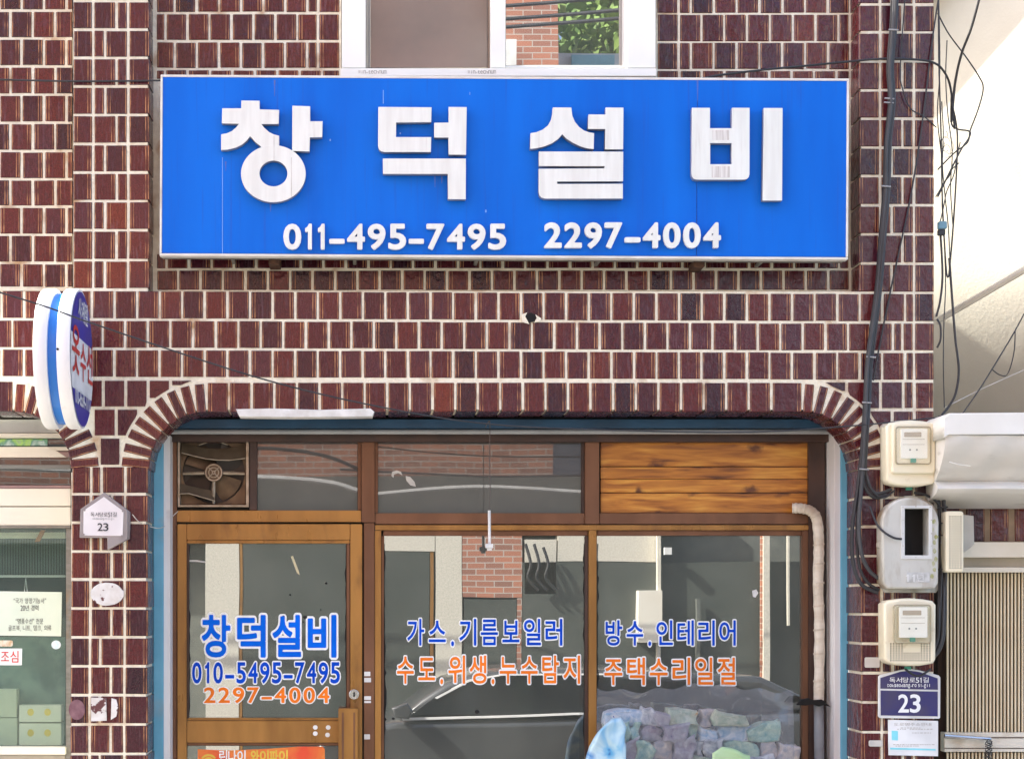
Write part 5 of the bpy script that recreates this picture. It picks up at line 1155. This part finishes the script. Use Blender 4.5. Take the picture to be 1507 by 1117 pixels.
for yy, nm in ((10, 'upper'), (30, 'middle'), (42, 'lower')):
    tag(add('street_cable', tube(spline([RP(400, yy + 20, -9.4, .2), RP(750, yy, -9.4, .2), RP(1000, yy - 22, -9.4, .2)], 5), .022, 6), DG), nm + ' overhead cable mirrored in the upstairs window', 'cable')
# low roof and trees beyond the brick building
sr = thing('shed', 'low white walled shed with light blue roof beyond the brick building', 'shed', (4.4, -15, 0))
add('wall', wbox(x_end + .1, 8, -17, -13, .01, RP(0, 80, -13, .2).z), STK, sr)
add('roof', rbox(840, 82, 905, 100, -12.9, .3, Ym=.2), M('pale blue roof sheet', (.3, .6, .68), rough=.5), sr)
LEAF = M('tree leaves', (.2, .3, .06), (.07, .15, .03), rough=.7, scale=1.5, detail=6); BARK = M('bark', (.1, .07, .05), rough=.9)
def tree(x, y, h, r_, n, lb, seed):
    rnd = random.Random(seed); t = thing('tree', lb, 'tree', (x, y, 0), 'trees across the street')
    add('trunk', tube(spline([(x, y, 0), (x + .15, y, h * .4), (x - .1, y, h * .75), (x, y, h * .9)], 4), .22, 8), BARK, t, smooth=True)
    bm = bmesh.new()
    cl = [(Vector((rnd.gauss(0, 1), rnd.gauss(0, 1), rnd.gauss(0, .8))).normalized() * rnd.uniform(.3, 1)) for _ in range(34)]
    for i in range(n):
        c = cl[rnd.randrange(34)]; p = Vector((x, y, h * .72)) + Vector((c.x * r_, c.y * r_, c.z * r_ * 1.1)) + Vector([rnd.gauss(0, r_ * .16) for _ in range(3)])
        u = Vector([rnd.gauss(0, 1) for _ in range(3)]).normalized(); v = u.orthogonal().normalized(); s_ = rnd.uniform(.06, .14)
        bm.faces.new([bm.verts.new(p + u * s_), bm.verts.new(p + v * s_ * .5), bm.verts.new(p - u * s_), bm.verts.new(p - v * s_ * .5)])
    me = bpy.data.meshes.new('crown'); bm.to_mesh(me); bm.free(); add('crown', me, LEAF, t)
tree(4.2, -19, 13.5, 3.3, 26000, 'leafy green tree behind the shed, nearest to the brick building', 3); tree(9, -20, 12, 3.6, 7000, 'leafy green tree farther right behind the shed', 4); tree(6.5, -25, 16, 4.5, 8000, 'tall green tree at the back behind the shed', 6)
# dark car parked on the near kerb, mirrored in the window
car = thing('parked_car', 'dark grey car parked in the street, mirrored in the large window', 'car', (2, -5.9, 0))
CP = M('dark grey car paint', (.11, .115, .12), rough=.25, metal=.4, coat=.6); CG = M('car glass', (.02, .022, .024), rough=.05); CH = M('car chrome', (.95, .95, .95), rough=.3)
Yk = -5.0
def cp(px, py): v = RP(px, py, Yk); return (v.x, v.z)
def side(pts, y0_, y1_, m_, n_, bev=.02):
    me = curve_mesh([pts], abs(y1_ - y0_), bev); me.transform(Matrix.Translation((0, (y0_ + y1_) / 2, 0)) @ ROT); return add(n_, me, m_, car, smooth=True)
xa = cp(560, 0)[0]; zr, zb = cp(0, 988)[1], cp(0, 1053)[1]
side([(xa - .55, .35), (xa - .6, .75), (xa - .5, zb - .2), (xa + .1, zb - .05), (xa + 3.9, zb + .02), (xa + 4.2, zb - .1), (xa + 4.25, .5), (xa + 4.1, .32), (xa + 3.4, .3), (xa + .3, .3)], Yk - 1.75, Yk, CP, 'body', .06)
roofp = [cp(588, 1056), cp(620, 1030), cp(660, 1005), cp(710, 990), cp(780, 986), cp(880, 986), (xa + 3.2, zr - .05), (xa + 3.8, zb + .03)]
side(roofp, Yk - 1.6, Yk - .12, CP, 'cabin', .05)
side([cp(603, 1052), cp(640, 1026), cp(690, 1002), cp(740, 995), cp(870, 995), (xa + 3.0, zr - .12), (xa + 3.4, zb + .03)], Yk - .2, Yk - .06, CG, 'side_window', .005)
side([cp(590, 1057), cp(845, 1049), cp(900, 1049), cp(900, 1051.5), cp(845, 1051.5), cp(592, 1060)], Yk - .06, Yk + .01, CH, 'chrome_strip', .0)
side([cp(640, 1027), cp(690, 1001), cp(740, 992.5), cp(900, 991), cp(900, 993), cp(740, 994.5), cp(692, 1003.5), cp(643, 1029)], Yk - .1, Yk - .05, CH, 'chrome_strip', .0)
side([cp(575, 1040), cp(598, 1032), cp(606, 1044), cp(600, 1056), cp(580, 1054)], Yk + .0, Yk + .18, CP, 'mirror', .02)
for wx in (xa + .45, xa + 3.3):
    for wy in (Yk - .22, Yk - 1.75):
        wh = add('wheel', tube([(wx, wy, .32), (wx, wy + .22, .32)], .32, 28), M('tyre', (.02, .02, .02), rough=.8), car, smooth=True); add('rim', tube([(wx, wy + .01, .32), (wx, wy + .235, .32)], .2, 20), CH, wh)
